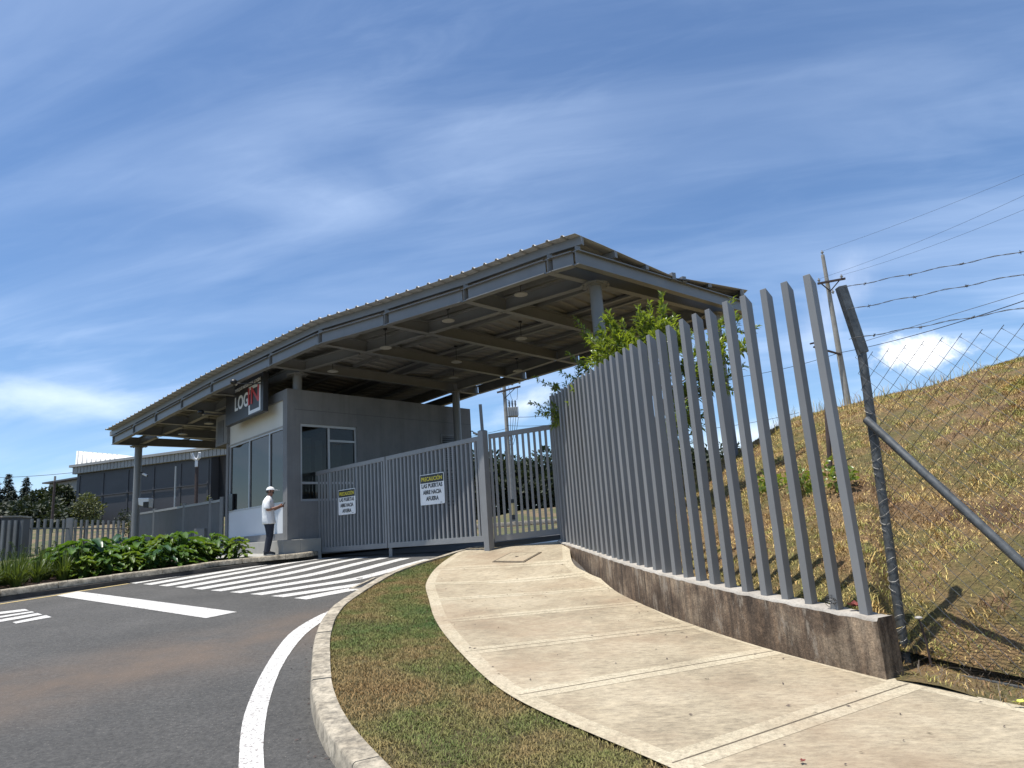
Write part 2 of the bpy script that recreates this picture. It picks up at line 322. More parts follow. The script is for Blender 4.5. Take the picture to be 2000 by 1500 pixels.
# ------------------------------------------------------------------ helpers: objects
def tag(o, label=None, cat=None, group=None, kind=None):
    if label: o['label'] = label
    if cat: o['category'] = cat
    if group: o['group'] = group
    if kind: o['kind'] = kind
    return o
def thing(name, loc, label, cat, group=None):
    o = bpy.data.objects.new(name, None); COL.objects.link(o); o.location = Vector([float(x) for x in loc]); o.empty_display_size = .2
    return tag(o, label, cat, group)
def origin(o):
    v = Vector((0, 0, 0))
    while o is not None: v += o.location; o = o.parent
    return v
class MB:
    """collects world-space shapes; build() links them as one mesh object"""
    def __init__(s): s.v = []; s.f = []; s.m = []; s.mi = 0
    def add(s, vs, fs):
        n = len(s.v); s.v += [tuple(float(c) for c in p) for p in vs]; s.f += [tuple(n + i for i in f) for f in fs]; s.m += [s.mi] * len(fs); return s
    def hexa(s, b, t):      # two quads, bottom and top
        return s.add(list(b) + list(t), [(3, 2, 1, 0), (4, 5, 6, 7), (0, 1, 5, 4), (1, 2, 6, 5), (2, 3, 7, 6), (3, 0, 4, 7)])
    def box(s, x0, x1, y0, y1, z0, z1, fr=None):
        fr = fr or (lambda x, y, z: (x, y, z))
        return s.hexa([fr(x0, y0, z0), fr(x1, y0, z0), fr(x1, y1, z0), fr(x0, y1, z0)], [fr(x0, y0, z1), fr(x1, y0, z1), fr(x1, y1, z1), fr(x0, y1, z1)])
    def bar(s, p, q, w, h, up=(0, 0, 1)):
        p, q = np.array(p, float), np.array(q, float); d = q - p; d /= np.linalg.norm(d)
        sd = np.cross(d, up); sd /= np.linalg.norm(sd); uu = np.cross(sd, d)
        c = [(-1, -1), (1, -1), (1, 1), (-1, 1)]
        return s.hexa([p + sd * a * w / 2 + uu * b * h / 2 for a, b in c], [q + sd * a * w / 2 + uu * b * h / 2 for a, b in c])
    def ibeam(s, p, q, w, h, tf=.018, tw=.014):
        """I section hanging from its bottom line p-q"""
        p, q = np.array(p, float), np.array(q, float); e = np.array([0, 0, 1.0])
        s.bar(p + e * tf / 2, q + e * tf / 2, w, tf); s.bar(p + e * (h - tf / 2), q + e * (h - tf / 2), w, tf)
        s.bar(p + e * h / 2, q + e * h / 2, tw, h - 2 * tf); return s
    def tube(s, pts, r, n=8, cap=True):
        pts = [np.array(p, float) for p in pts]; rs = r if isinstance(r, (list, tuple, np.ndarray)) else [r] * len(pts); vs = []; fs = []
        for i, p in enumerate(pts):
            d = pts[min(i + 1, len(pts) - 1)] - pts[max(i - 1, 0)]; d /= (np.linalg.norm(d) + 1e-9)
            a = np.cross(d, (0, 0, 1)) if abs(d[2]) < .95 else np.cross(d, (0, 1, 0)); a /= np.linalg.norm(a); b = np.cross(d, a)
            for k in range(n):
                t = 2 * math.pi * k / n; vs.append(p + (a * math.cos(t) + b * math.sin(t)) * rs[i])
        for i in range(len(pts) - 1):
            for k in range(n): fs.append((i * n + k, i * n + (k + 1) % n, (i + 1) * n + (k + 1) % n, (i + 1) * n + k))
        if cap: fs.append(tuple(range(n - 1, -1, -1))); fs.append(tuple((len(pts) - 1) * n + k for k in range(n)))
        return s.add(vs, fs)
    def disc(s, c, r, z0, z1, n=16, r1=None):
        r1 = r if r1 is None else r1; c = np.array(c, float)
        vs = [(c[0] + r * math.cos(2 * math.pi * k / n), c[1] + r * math.sin(2 * math.pi * k / n), z0) for k in range(n)] + [(c[0] + r1 * math.cos(2 * math.pi * k / n), c[1] + r1 * math.sin(2 * math.pi * k / n), z1) for k in range(n)]
        return s.add(vs, [tuple(range(n - 1, -1, -1)), tuple(range(n, 2 * n))] + [(k, (k + 1) % n, n + (k + 1) % n, n + k) for k in range(n)])
    def ball(s, c, rx, ry, rz, n=10, m=7):
        vs = []; fs = []
        for i in range(m + 1):
            a = math.pi * i / m
            for k in range(n):
                t = 2 * math.pi * k / n; vs.append((c[0] + rx * math.sin(a) * math.cos(t), c[1] + ry * math.sin(a) * math.sin(t), c[2] - rz * math.cos(a)))
        for i in range(m):
            for k in range(n): fs.append((i * n + k, i * n + (k + 1) % n, (i + 1) * n + (k + 1) % n, (i + 1) * n + k))
        return s.add(vs, fs)
    def build(s, name, mat, parent=None, smooth=False, bevel=0.0):
        me = bpy.data.meshes.new(name); o = bpy.data.objects.new(name, me); COL.objects.link(o)
        off = Vector((0, 0, 0))
        if parent is not None: o.parent = parent; off = origin(parent)
        me.from_pydata([(v[0] - off.x, v[1] - off.y, v[2] - off.z) for v in s.v], [], s.f)
        for mm in (mat if isinstance(mat, list) else [mat]): me.materials.append(mm)
        if isinstance(mat, list): me.polygons.foreach_set('material_index', s.m)
        if smooth:
            me.polygons.foreach_set('use_smooth', [True] * len(me.polygons))
            me.set_sharp_from_angle(angle=R_(40))
        if bevel:
            b = o.modifiers.new('bevel', 'BEVEL'); b.width = bevel; b.segments = 2; b.limit_method = 'ANGLE'
        me.update(); return o
def np_mesh(name, V, Fq, mat, parent=None, smooth=False):
    """fast mesh from arrays: V (n,3), Fq (m,k)"""
    off = origin(parent) if parent is not None else Vector((0, 0, 0))
    V = np.asarray(V, np.float32) - np.array(off, np.float32); Fq = np.asarray(Fq, np.int32); k = Fq.shape[1]
    me = bpy.data.meshes.new(name); me.vertices.add(len(V)); me.vertices.foreach_set('co', V.ravel())
    me.loops.add(Fq.size); me.loops.foreach_set('vertex_index', Fq.ravel()); me.polygons.add(len(Fq))
    me.polygons.foreach_set('loop_start', np.arange(len(Fq), dtype=np.int32) * k); me.polygons.foreach_set('loop_total', np.full(len(Fq), k, np.int32))
    if smooth: me.polygons.foreach_set('use_smooth', np.ones(len(Fq), bool))
    me.update(calc_edges=True); me.materials.append(mat)
    o = bpy.data.objects.new(name, me); COL.objects.link(o)
    if parent is not None: o.parent = parent
    return o
def sheet(name, A, B, zf, mat, nu=8, sub=4, kind='structure', parent=None):
    """surface lofted between two matched plan polylines, draped by zf"""
    A, B = np.array(A, float)[:, :2], np.array(B, float)[:, :2]
    def res(P): 
        i = np.linspace(0, len(P) - 1, (len(P) - 1) * sub + 1); return np.stack([np.interp(i, range(len(P)), P[:, k]) for k in (0, 1)], 1)
    A, B = res(A), res(B); t = np.linspace(0, 1, nu + 1)[None, :, None]
    P = A[:, None] * (1 - t) + B[:, None] * t; n, mm = P.shape[:2]
    Z = zf(P[..., 0], P[..., 1]); V = np.concatenate([P, Z[..., None]], 2).reshape(-1, 3)
    idx = np.arange(n * mm).reshape(n, mm); Fq = np.stack([idx[:-1, :-1], idx[1:, :-1], idx[1:, 1:], idx[:-1, 1:]], -1).reshape(-1, 4)
    o = np_mesh(name, V, Fq, mat, parent, True)
    if kind: tag(o, kind=kind)
    return o
def copy_tree(o, parent=None):
    c = o.copy(); COL.objects.link(c)
    if parent is not None: c.parent = parent
    for ch in list(o.children): copy_tree(ch, c)
    return c
def smooth_line(P, n):
    """Catmull-Rom resample of a plan polyline to n points"""
    P = np.array(P, float); P = np.vstack([2 * P[0] - P[1], P, 2 * P[-1] - P[-2]]); out = []
    for s in np.linspace(0, len(P) - 3 - 1e-6, n):
        i = int(s); t = s - i; a, b, c, d = P[i:i + 4]
        out.append(.5 * ((2 * b) + (c - a) * t + (2 * a - 5 * b + 4 * c - d) * t * t + (3 * b - a - 3 * c + d) * t ** 3))
    return np.array(out)
def offset_line(P, d):
    P = np.array(P, float)[:, :2]; T = np.gradient(P, axis=0); T /= np.linalg.norm(T, axis=1)[:, None]
    return P + np.stack([T[:, 1], -T[:, 0]], 1) * d          # to the right of the walking direction
def text_mesh(name, s, size, origin_p, ux, uz, mat, parent, extrude=.004, width=None, bold=0.0, align='CENTER'):
    """lettering laid on a plane: ux along the line, uz up"""
    cu = bpy.data.curves.new(name, 'FONT'); cu.body = s; cu.size = size; cu.extrude = extrude; cu.align_x = align; cu.align_y = 'CENTER'; cu.offset = bold; cu.resolution_u = 4
    t = bpy.data.objects.new(name, cu); COL.objects.link(t); bpy.context.view_layer.update()
    me = bpy.data.meshes.new_from_object(t.evaluated_get(bpy.context.evaluated_depsgraph_get())); bpy.data.objects.remove(t); bpy.data.curves.remove(cu)
    co = np.array([v.co for v in me.vertices]); w = co[:, 0].max() - co[:, 0].min(); sx = (width / w) if width else 1.0
    ux, uz = np.array(ux, float), np.array(uz, float); un = np.cross(ux, uz); off = np.array(origin(parent))
    P = np.array(origin_p)[None] + co[:, :1] * sx * ux + co[:, 1:2] * uz + co[:, 2:] * un - off
    me.vertices.foreach_set('co', P.astype(np.float32).ravel()); me.update(); me.materials.clear(); me.materials.append(mat)
    o = bpy.data.objects.new(name, me); COL.objects.link(o); o.parent = parent; return o

# ================================================================== SETTING: ground, road, pavement, verge
def hash_noise(x, y, s, seed=0):
    x = np.asarray(x, float) * s; y = np.asarray(y, float) * s
    def g(i, j):
        h = np.sin(i * 127.1 + j * 311.7 + seed * 74.7) * 43758.5453; return h - np.floor(h)
    i, j = np.floor(x), np.floor(y); a, b = x - i, y - j; a = a * a * (3 - 2 * a); b = b * b * (3 - 2 * b)
    return (g(i, j) * (1 - a) + g(i + 1, j) * a) * (1 - b) + (g(i, j + 1) * (1 - a) + g(i + 1, j + 1) * a) * b - .5
def terr(x, y):
    x = np.asarray(x, float); y = np.asarray(y, float)
    z = gz(x, y) - .06
    z = z + .75 * sst(15, 29, y) * sst(-9, -15, x) + 1.2 * sst(30, 48, y) * sst(-8, -16, x)
    z = z + sst(26, 38, y) * .45 + sst(44, 58, y) * (1.3 + .5 * hash_noise(x, y, .12)) * sst(-10, 2, x) + sst(60, 160, y) * 1.5
    z = z + .25 * hash_noise(x, y, .35, 2) * sst(22, 30, y) * sst(43.5, 50, y)
    return z
gxs = np.concatenate([-np.geomspace(4000, 46, 24), np.arange(-45, 46, .75), np.geomspace(46, 4000, 24)])
gys = np.concatenate([-np.geomspace(4000, 12, 20), np.arange(-11, 64, .75), np.geomspace(64, 4000, 30)])
GX, GY = np.meshgrid(gxs, gys); GZ = terr(GX, GY)
idx = np.arange(GX.size).reshape(GX.shape)
tag(np_mesh('ground', np.stack([GX, GY, GZ], -1).reshape(-1, 3), np.stack([idx[:-1, :-1], idx[:-1, 1:], idx[1:, 1:], idx[1:, :-1]], -1).reshape(-1, 4), M['earth'], None, True), kind='structure')

PX = lambda pts, off=0.0: np.array([on_ground(u, v, off)[:2] for u, v in pts])
# right kerb: foot of its road face, from behind the camera up to the gate
kfoot = PX([(656, 1500), (630, 1458), (612, 1410), (604.8, 1362), (608, 1306), (614, 1266), (628, 1230), (652, 1200), (688, 1174), (720, 1154), (752, 1136), (800, 1118), (840, 1106), (876, 1094)])
kfoot = np.vstack([[(.35, .8), (-.1, 2.2), (-.62, 3.55)], kfoot, [(-1.15, 15.05)]])
kfoot = smooth_line(kfoot, 90)
seglen = np.concatenate([[0], np.cumsum(np.linalg.norm(np.diff(kfoot, axis=0), axis=1))])
def along(L, s):
    d = np.concatenate([[0], np.cumsum(np.linalg.norm(np.diff(L, axis=0), axis=1))]); return np.stack([np.interp(s, d, L[:, k]) for k in (0, 1)], 1)
def kerb(name, foot, side, width, h, z0f, mat, stone=1.0, bev=.03, low=-.10):
    """a row of kerb stones with narrow open joints; side = +1 when the stones lie to the right of the walking direction"""
    tot = np.linalg.norm(np.diff(foot, axis=0), axis=1).sum(); mb = MB(); s = 0.0
    while s < tot - .05:
        e = min(s + stone, tot); ss = np.linspace(s + .006, e - .006, 7); P = along(foot, ss); T = np.gradient(P, axis=0); T /= np.linalg.norm(T, axis=1)[:, None]; Nn = np.stack([T[:, 1], -T[:, 0]], 1) * side
        jx, jz = random.uniform(-.004, .004), random.uniform(-.004, .004)
        prof = [(0, low), (.012, h - bev), (.012 + bev * .35, h - bev * .3), (.012 + bev, h), (width, h), (width, low)]
        vs = []
        for p, n in zip(P, Nn):
            z = float(z0f(p[0], p[1]))
            for a, b in prof: vs.append((p[0] + n[0] * (a + jx), p[1] + n[1] * (a + jx), z + b + jz))
        k = len(prof); fs = []
        for i in range(6):
            for j in range(k): fs.append((i * k + j, (i + 1) * k + j, (i + 1) * k + (j + 1) % k, i * k + (j + 1) % k))
        fs += [tuple(range(k)), tuple(6 * k + j for j in range(k - 1, -1, -1))]
        mb.add(vs, fs); s = e
    o = mb.build(name, mat, None, True); tag(o, kind='structure'); return o
kerb('kerb', kfoot, 1, .185, .145, gz, M['kerb'], 1.0, .022)
kin = offset_line(kfoot, .17)

# asphalt of the road, one draped sheet
rx = np.arange(-46, 2.01, .5); ry = np.arange(-10, 20.01, .5); QX, QY = np.meshgrid(rx, ry); idx = np.arange(QX.size).reshape(QX.shape)
def road_clip(i):       # keep the quads on the road side of the bed and the gate
    c = np.stack([QX.ravel()[i].mean(1), QY.ravel()[i].mean(1)], 1)
    left = (c[:, 0] + 9.42) * -.62 * 0 + ((c[:, 0] + 9.6) * (-.70) + (c[:, 1] - 13.1) * .715)   # beyond the left kerb line
    return left < 1.2
q = np.stack([idx[:-1, :-1], idx[:-1, 1:], idx[1:, 1:], idx[1:, :-1]], -1).reshape(-1, 4); q = q[road_clip(q)]
tag(np_mesh('road', np.stack([QX, QY, gz(QX, QY)], -1).reshape(-1, 3), q, M['asphalt'], None, True), kind='structure')

# pavement: rows across it, left edge to right edge, one row per joint
sw_l = PX([(1300, 1495), (1000, 1360), (899, 1274), (852, 1214), (838, 1172), (832, 1140), (850, 1111), (890, 1090), (958, 1076)], .135)
sw_r = PX([(1782, 1333), (1530, 1268), (1365, 1221), (1262, 1176), (1190, 1146), (1133, 1122), (1103, 1099)], .135)
sw_r = np.vstack([sw_r, [(.80, 14.0), (.86, 14.95)]]); sw_r[4:, 0] += .13; sw_r[3, 0] += .05
sw_l[-2] = kin[-5]; sw_l[-1] = kin[-1] + (.02, .35)
l0 = sw_l[0] + (sw_l[0] - sw_l[1]) * 1.0; l1 = l0 + np.array([.75, -1.1])
sw_l = np.vstack([[l1 + (.9, -1.5), l1, l0], sw_l]); sw_r = np.vstack([[(6.2, .6), (4.9, 2.7), (3.75, 4.45)], sw_r])
pz = lambda x, y: gz(x, y) + .135
nrow = (len(sw_l) - 1) * 18 + 1; SWL, SWR = smooth_line(sw_l, nrow), smooth_line(sw_r, nrow)
sheet('pavement', SWL, SWR, pz, M['slab'], 44, 1)
def strip_on(name, A, B, zf, mat, sub=8, nu=2): return sheet(name, A, B, zf, mat, nu, sub)
def fine(P, n=8):
    P = np.array(P, float); i = np.linspace(0, len(P) - 1, (len(P) - 1) * n + 1); return np.stack([np.interp(i, range(len(P)), P[:, k]) for k in (0, 1)], 1)
wl, wr = SWL, SWR
strip_on('pavement_edge_band', wl + 0, offset_line(wl, .155), lambda x, y: pz(x, y) + .0012, M['slabband'], 1)
strip_on('pavement_edge_band', offset_line(wr, -.14), wr, lambda x, y: pz(x, y) + .0012, M['slabband'], 1)
for i in range(1, len(sw_l) - 1):
    a, b = sw_l[i], sw_r[i]; d = (b - a) / np.linalg.norm(b - a); n = np.array([-d[1], d[0]]); wb = .125
    tt = np.linspace(.02, .98, 46)[:, None]; c = a * (1 - tt) + b * tt
    strip_on('pavement_joint_band', c + n * .008, c + n * wb, lambda x, y: pz(x, y) + .0019, M['slabband'], 1, 2)
    strip_on('pavement_joint_band', c - n * wb, c - n * .008, lambda x, y: pz(x, y) + .0019, M['slabband'], 1, 2)
    strip_on('pavement_joint', c - n * .0055, c + n * .0055, lambda x, y: pz(x, y) + .0015, M['joint'], 1, 1)

# verge between kerb and pavement, with mown grass
sv_l = smooth_line(sw_l[:-1], 44)
kv2 = []
for p in sv_l: kv2.append(kin[np.argmin(np.linalg.norm(kin - p, axis=1))])
kv2 = np.array(kv2); kv2[:, 0] = np.minimum(kv2[:, 0], sv_l[:, 0])
vz = lambda x, y: gz(x, y) + .115 + .012 * hash_noise(x, y, 4)
sheet('verge', kv2, sv_l, vz, M['turf'], 12, 2)
def blades(name, P, h, w, mat, lean=.5, seed=1, kind='stuff', base=None):
    """one object of many bent grass blades standing at P (n,3)"""
    g = np.random.default_rng(seed); n = len(P); a = g.uniform(0, 2 * np.pi, n); hh = h * g.uniform(.5, 1.25, n); ww = w * g.uniform(.6, 1.3, n)
    la = g.uniform(0, 2 * np.pi, n); ll = hh * lean * g.uniform(.3, 1.5, n)
    s = np.stack([np.cos(a), np.sin(a), 0 * a], 1) * ww[:, None] / 2; ld = np.stack([np.cos(la), np.sin(la), 0 * la], 1)
    up = np.array([0, 0, 1.0]); m1 = P + ld * (ll * .3)[:, None] + up * (hh * .6)[:, None]; tip = P + ld * ll[:, None] + up * hh[:, None] * (1 - .25 * lean)
    V = np.stack([P - s, P + s, m1 + s * .7, m1 - s * .7, tip], 1).reshape(-1, 3); b = (np.arange(n) * 5)[:, None]
    Fq = np.concatenate([b + np.array([[0, 1, 2]]), b + np.array([[0, 2, 3]]), b + np.array([[3, 2, 4]])], 0)
    o = np_mesh(name, V, Fq, mat)
    if kind: tag(o, kind=kind)
    return o
def scatter(A, B, n, g, power=1.0):
    i = g.uniform(0, 1, n) ** power * (len(A) - 1.001); k = i.astype(int); f = (i - k)[:, None]; t = g.uniform(0, 1, n)[:, None]
    return (A[k] * (1 - f) + A[k + 1] * f) * (1 - t) + (B[k] * (1 - f) + B[k + 1] * f) * t
g = np.random.default_rng(3)
Lw = np.linalg.norm(sv_l - kv2, axis=1); segw = (Lw[:-1] + Lw[1:]) / 2 * np.linalg.norm(np.diff(sv_l, axis=0), axis=1)
cells = g.choice(len(segw), 170000, p=segw / segw.sum()); f = g.uniform(0, 1, len(cells))[:, None]; t = g.uniform(0, 1, len(cells))[:, None]
P2 = (kv2[cells] * (1 - f) + kv2[cells + 1] * f) * (1 - t) + (sv_l[cells] * (1 - f) + sv_l[cells + 1] * f) * t
P2 = P2[(P2[:, 1] < 14.6) & (P2[:, 1] > 1.5)]
blades('verge_grass', np.concatenate([P2, vz(P2[:, 0], P2[:, 1])[:, None] - .004], 1), .034, .0058, M['blade'], 1.0, 5)

# scattered dry leaf bits and grit on pavement and road edge
gl = np.random.default_rng(31); LV, LF, nv_ = [], [], 0
for q in range(230):
    if q < 120: r_ = gl.uniform(2.2, 9); i_ = min(int(r_), len(sw_l) - 2); f_ = r_ - i_; t_ = gl.uniform(.02, .98) ** (.6 if gl.uniform() < .5 else 1); p_ = (sw_l[i_] * (1 - f_) + sw_l[i_ + 1] * f_) * (1 - t_) + (sw_r[i_] * (1 - f_) + sw_r[i_ + 1] * f_) * t_; z_ = float(pz(*p_)) + .006
    else: k_ = int(gl.integers(4, 84)); T_ = kfoot[k_ + 1] - kfoot[k_]; T_ /= np.linalg.norm(T_); p_ = kfoot[k_] - np.array([T_[1], -T_[0]]) * abs(gl.normal(0, .10)); z_ = float(gz(*p_)) + .006
    a_ = gl.uniform(0, 6.28); l_, w_ = gl.uniform(.006, .024), gl.uniform(.003, .008); d_ = np.array([math.cos(a_), math.sin(a_)]); n_ = np.array([-d_[1], d_[0]])
    LV += [(*(p_ - d_ * l_), z_), (*(p_ + n_ * w_), z_ + .006), (*(p_ + d_ * l_), z_ + .003), (*(p_ - n_ * w_), z_)]; LF.append([nv_, nv_ + 1, nv_ + 2, nv_ + 3]); nv_ += 4
tag(np_mesh('leaf_litter', np.array(LV), np.array(LF), M['darkbrown']), kind='stuff')

# road markings
rz = lambda o: (lambda x, y: gz(x, y) + o)
el = PX([(466, 1500), (470, 1434), (482, 1382), (512, 1314), (548, 1258), (576, 1230), (616, 1206), (656, 1188), (676, 1181)])
er = PX([(516, 1500), (515, 1442), (527, 1366), (553, 1298), (590, 1246), (624, 1218), (654, 1199.5), (676, 1184.5), (684, 1181.5)])
el = np.vstack([el[0] + (el[0] - el[1]) * 2.2 + (.15, 0), smooth_line(el, 24)]); er = np.vstack([er[0] + (er[0] - er[1]) * 2.4 + (.1, 0), smooth_line(er, 24)])
strip_on('edge_line', el, er, rz(.006), M['roadwhite'], 3)
TIP = PX([(249.5, 1139), (273.7, 1142), (300.7, 1144), (328.6, 1147), (362, 1148), (395, 1152), (435.5, 1156), (476, 1160), (524, 1165), (573.5, 1169)])
TIP = np.linspace(TIP[0], TIP[-1], 10)
RTP = PX([(575, 1090), (605, 1090), (633, 1090), (665, 1090), (702, 1089.6), (741, 1090), (782, 1091), (827, 1093), (876, 1095), (745, 1137)])
ed = (TIP[-1] - TIP[0]) / np.linalg.norm(TIP[-1] - TIP[0]); pitch = np.linalg.norm(TIP[1] - TIP[0])
for a, b in zip(TIP, RTP):
    w = ed * pitch * .55; tt = np.linspace(0, 1, 12)[:, None]
    strip_on('crossing_stripe', a * (1 - tt) + b * tt, (a + w) * (1 - tt) + (b + w) * tt, rz(.006), M['roadwhite'], 1, 2)
sl = PX([(110, 1164), (152, 1155.5), (463, 1195.8), (402, 1208)]); tt = np.linspace(0, 1, 12)[:, None]
strip_on('stop_line', sl[1] * (1 - tt) + sl[2] * tt, sl[0] * (1 - tt) + sl[3] * tt, rz(.006), M['roadwhite'], 1, 2)
for a, b, c, d in [((-60, 1203), (48, 1190), (57, 1193), (-60, 1208)), ((-60, 1213), (62, 1194.5), (67, 1196.5), (-60, 1217)), ((-60, 1221), (73, 1198), (83, 1201), (-60, 1226)), ((24, 1216), (90, 1202), (101, 1206), (31, 1218.5))]:
    h = PX([a, b, c, d]); tt = np.linspace(0, 1, 6)[:, None]; strip_on('hatching_stripe', h[0] * (1 - tt) + h[1] * tt, h[3] * (1 - tt) + h[2] * tt, rz(.006), M['roadwhite'], 1, 1)

# left kerb (tall, its foot dark), planting bed behind it
kl = PX([(0, 1176), (99, 1160.5), (201, 1146), (363, 1124), (440, 1112)]); kd = (kl[3] - kl[0]) / np.linalg.norm(kl[3] - kl[0])
kl = np.vstack([kl[0] - kd * 14, kl[0] - kd * 5, kl, [(-5.62, 17.42), (-5.35, 18.25)]]); kl = smooth_line(kl, 60)
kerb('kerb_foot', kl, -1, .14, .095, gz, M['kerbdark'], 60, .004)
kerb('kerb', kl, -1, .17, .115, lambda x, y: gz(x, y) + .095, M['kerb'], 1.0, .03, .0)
yl = PX([(0, 1179.5), (99, 1164), (152, 1155), (249.5, 1140)]); yd = (yl[3] - yl[0]) / np.linalg.norm(yl[3] - yl[0]); yl = np.vstack([yl[0] - yd * 9, yl]); yn = np.array([yd[1], -yd[0]])
strip_on('yellow_line', yl, yl + yn * .09, rz(.005), M['roadyellow'], 6, 1)
kb = offset_line(kl, -.165)
bz = lambda x, y: np.maximum(gz(x, y) + .17 + .06 * hash_noise(x, y, 2.5, 4), terr(x, y) + .05)
bl = kb[kb[:, 1] < 17.15]
sheet('planting_bed', bl, offset_line(bl, -3.6), bz, M['soil'], 10, 2)
pl2 = kb[kb[:, 1] > 16.9]
sheet('guardhouse_apron', pl2, pl2 + np.array([-2.4, 1.7]), lambda x, y: gz(x, y) + .195, M['plinth'], 6, 2)

# driveway inside the gate and the road beyond it
dv = np.linspace(0, 1, 12)[:, None]; A0, A1, B0, B1 = np.array([-5.7, 19.4]), np.array([16., 46.]), np.array([.75, 14.6]), np.array([26., 40.])
sheet('driveway', A0 * (1 - dv) + A1 * dv, B0 * (1 - dv) + B1 * dv, lambda x, y: np.maximum(terr(x, y) + .07, gz(x, y) + .02), M['asphalt'], 10, 2)
fx = np.linspace(-4, 60, 32); fa = np.stack([fx, 37.5 + .03 * fx], 1)
sheet('far_road', fa, fa + (0, 6.5), lambda x, y: terr(x, y) + .12, M['asphalt'], 8, 1)
kerb('far_kerb', np.stack([fx, 44.1 + .03 * fx], 1), -1, .2, .18, lambda x, y: terr(x, y) + .1, M['kerb'], 2.0)

# ================================================================== PICKET FENCE on its low wall
NP = 32; ii = np.arange(NP)
fpx = np.polyval([-6.429559e-05, .004238218, -.134064726, 2.786773], ii); fpy = np.polyval([-3.66675e-05, .00216438, .2296199057, 5.9276086], ii)
fpz = np.polyval([7.462e-06, -4.4829e-04, .02431617, .5939379], ii)
fpx[-2:] += (.0, .03)
fline = np.stack([fpx, fpy], 1); ftan = np.gradient(fline, axis=0); ftan /= np.linalg.norm(ftan, axis=1)[:, None]; fnor = np.stack([ftan[:, 1], -ftan[:, 0]], 1)   # fnor: to the hill side
fence = thing('picket_fence', (fpx[16], fpy[16], fpz[16] - .35), 'curved grey fence of tall slant-topped pickets on a stained concrete low wall', 'fence')
# wall: top follows the pickets, foot goes below the pavement
def wall_prof(x, y, n, z, zb): return [(x - n[0] * .115, y - n[1] * .115, zb), (x - n[0] * .115, y - n[1] * .115, z - .03), (x - n[0] * .095, y - n[1] * .095, z - .006), (x + n[0] * .10, y + n[1] * .10, z - .006), (x + n[0] * .115, y + n[1] * .115, z - .03), (x + n[0] * .115, y + n[1] * .115, zb)]
wi = np.concatenate([[-.62], np.linspace(-.5, NP - .6, 110), [NP - .45]])
mb = MB(); vs = []
for s in wi:
    c = [np.interp(s, ii, v) if 0 <= s <= NP - 1 else (v[0] + (v[1] - v[0]) * s if s < 0 else v[-1] + (v[-1] - v[-2]) * (s - NP + 1)) for v in (fpx, fpy, fpz)]
    k = int(np.clip(round(s), 0, NP - 1)); n = fnor[k]; j = .004 * math.sin(s * 7.3) + .003 * math.sin(s * 17.1)
    vs += wall_prof(c[0], c[1], n, c[2] + j, float(gz(c[0], c[1])) - .1)
k = 6; m_ = len(wi)
mb.mi = 0; mb.add(vs, [])
for i in range(m_ - 1):
    for j in range(k):
        top = j in (2,); mb.f.append((i * k + j, (i + 1) * k + j, (i + 1) * k + (j + 1) % k, i * k + (j + 1) % k)); mb.m.append(1 if j in (1, 2, 3) else 0)
mb.f += [tuple(range(k - 1, -1, -1)), tuple((m_ - 1) * k + j for j in range(k))]; mb.m += [0, 0]
mb.build('base_wall', [M['oldwall'], M['walltop']], fence, True)
for i in range(NP):
    p = MB(); t, n = ftan[i], fnor[i]; jt = random.uniform(-.006, .006); lean = random.uniform(-.006, .006)
    a, b = .034, .051         # half width along the fence, half depth across it
    yaw = R_(-12); ct, st = math.cos(yaw), math.sin(yaw); t2 = t * ct + n * st; n2 = n * ct - t * st
    def cn(u, w, z): return (fpx[i] + t2[0] * u + n2[0] * w + lean * (z - fpz[i]) * t[0], fpy[i] + t2[1] * u + n2[1] * w + lean * (z - fpz[i]) * t[1], z)
    z0, z1 = fpz[i] - .02, fpz[i] + 2.95 + jt
    p.hexa([cn(-a, -b, z0), cn(a, -b, z0), cn(a, b, z0), cn(-a, b, z0)], [cn(-a, -b, z1 - .0), cn(a, -b, z1 - .0), cn(a, b, z1 - .075), cn(-a, b, z1 - .075)])
    p.build('picket', M['steel_fence'], fence, bevel=.004)

# ================================================================== HILL on the right, behind fence and mesh fence
cl0 = np.array([3.19, 6.23]); cl1 = np.array([3.63, 5.45]); cdir = (cl1 - cl0) / np.linalg.norm(cl1 - cl0); cdir = cdir * 1.0
chain_end = cl0 + cdir * 5.2
base_line = np.vstack([fline[::-1][:] + fnor[::-1] * .10, [cl0 + (-.05, -.02)], cl0 + np.outer(np.linspace(.5, 7, 8), cdir)])
bzv = np.concatenate([fpz[::-1] - .03, [.24], gz(base_line[-8:, 0], base_line[-8:, 1]) + .20])
crest_px = [(1180, 965, 21), (1250, 955, 20), (1330, 935, 19), (1440, 890, 17.5), (1500, 850, 17), (1560, 815, 16), (1640, 795, 15), (1700, 780, 14.5), (1800, 755, 14), (1900, 725, 13.2), (2000, 700, 12.6), (2150, 668, 11.5), (2350, 640, 10), (2700, 610, 8)]
crest = np.array([at_y(u, v, d) for u, v, d in crest_px])
nS, nT = 120, 64
def resample(P, n):
    P = np.array(P, float); d = np.concatenate([[0], np.cumsum(np.linalg.norm(np.diff(P[:, :2], axis=0), axis=1))]); s = np.linspace(0, d[-1], n); return np.stack([np.interp(s, d, P[:, k]) for k in range(P.shape[1])], 1)
Bs = resample(np.concatenate([base_line, bzv[:, None]], 1), nS); Cs = resample(crest, nS)
tt = np.concatenate([np.linspace(0, 1, 44), 1 + np.geomspace(.02, 3.2, 20)])
HV = np.zeros((nS, len(tt), 3))
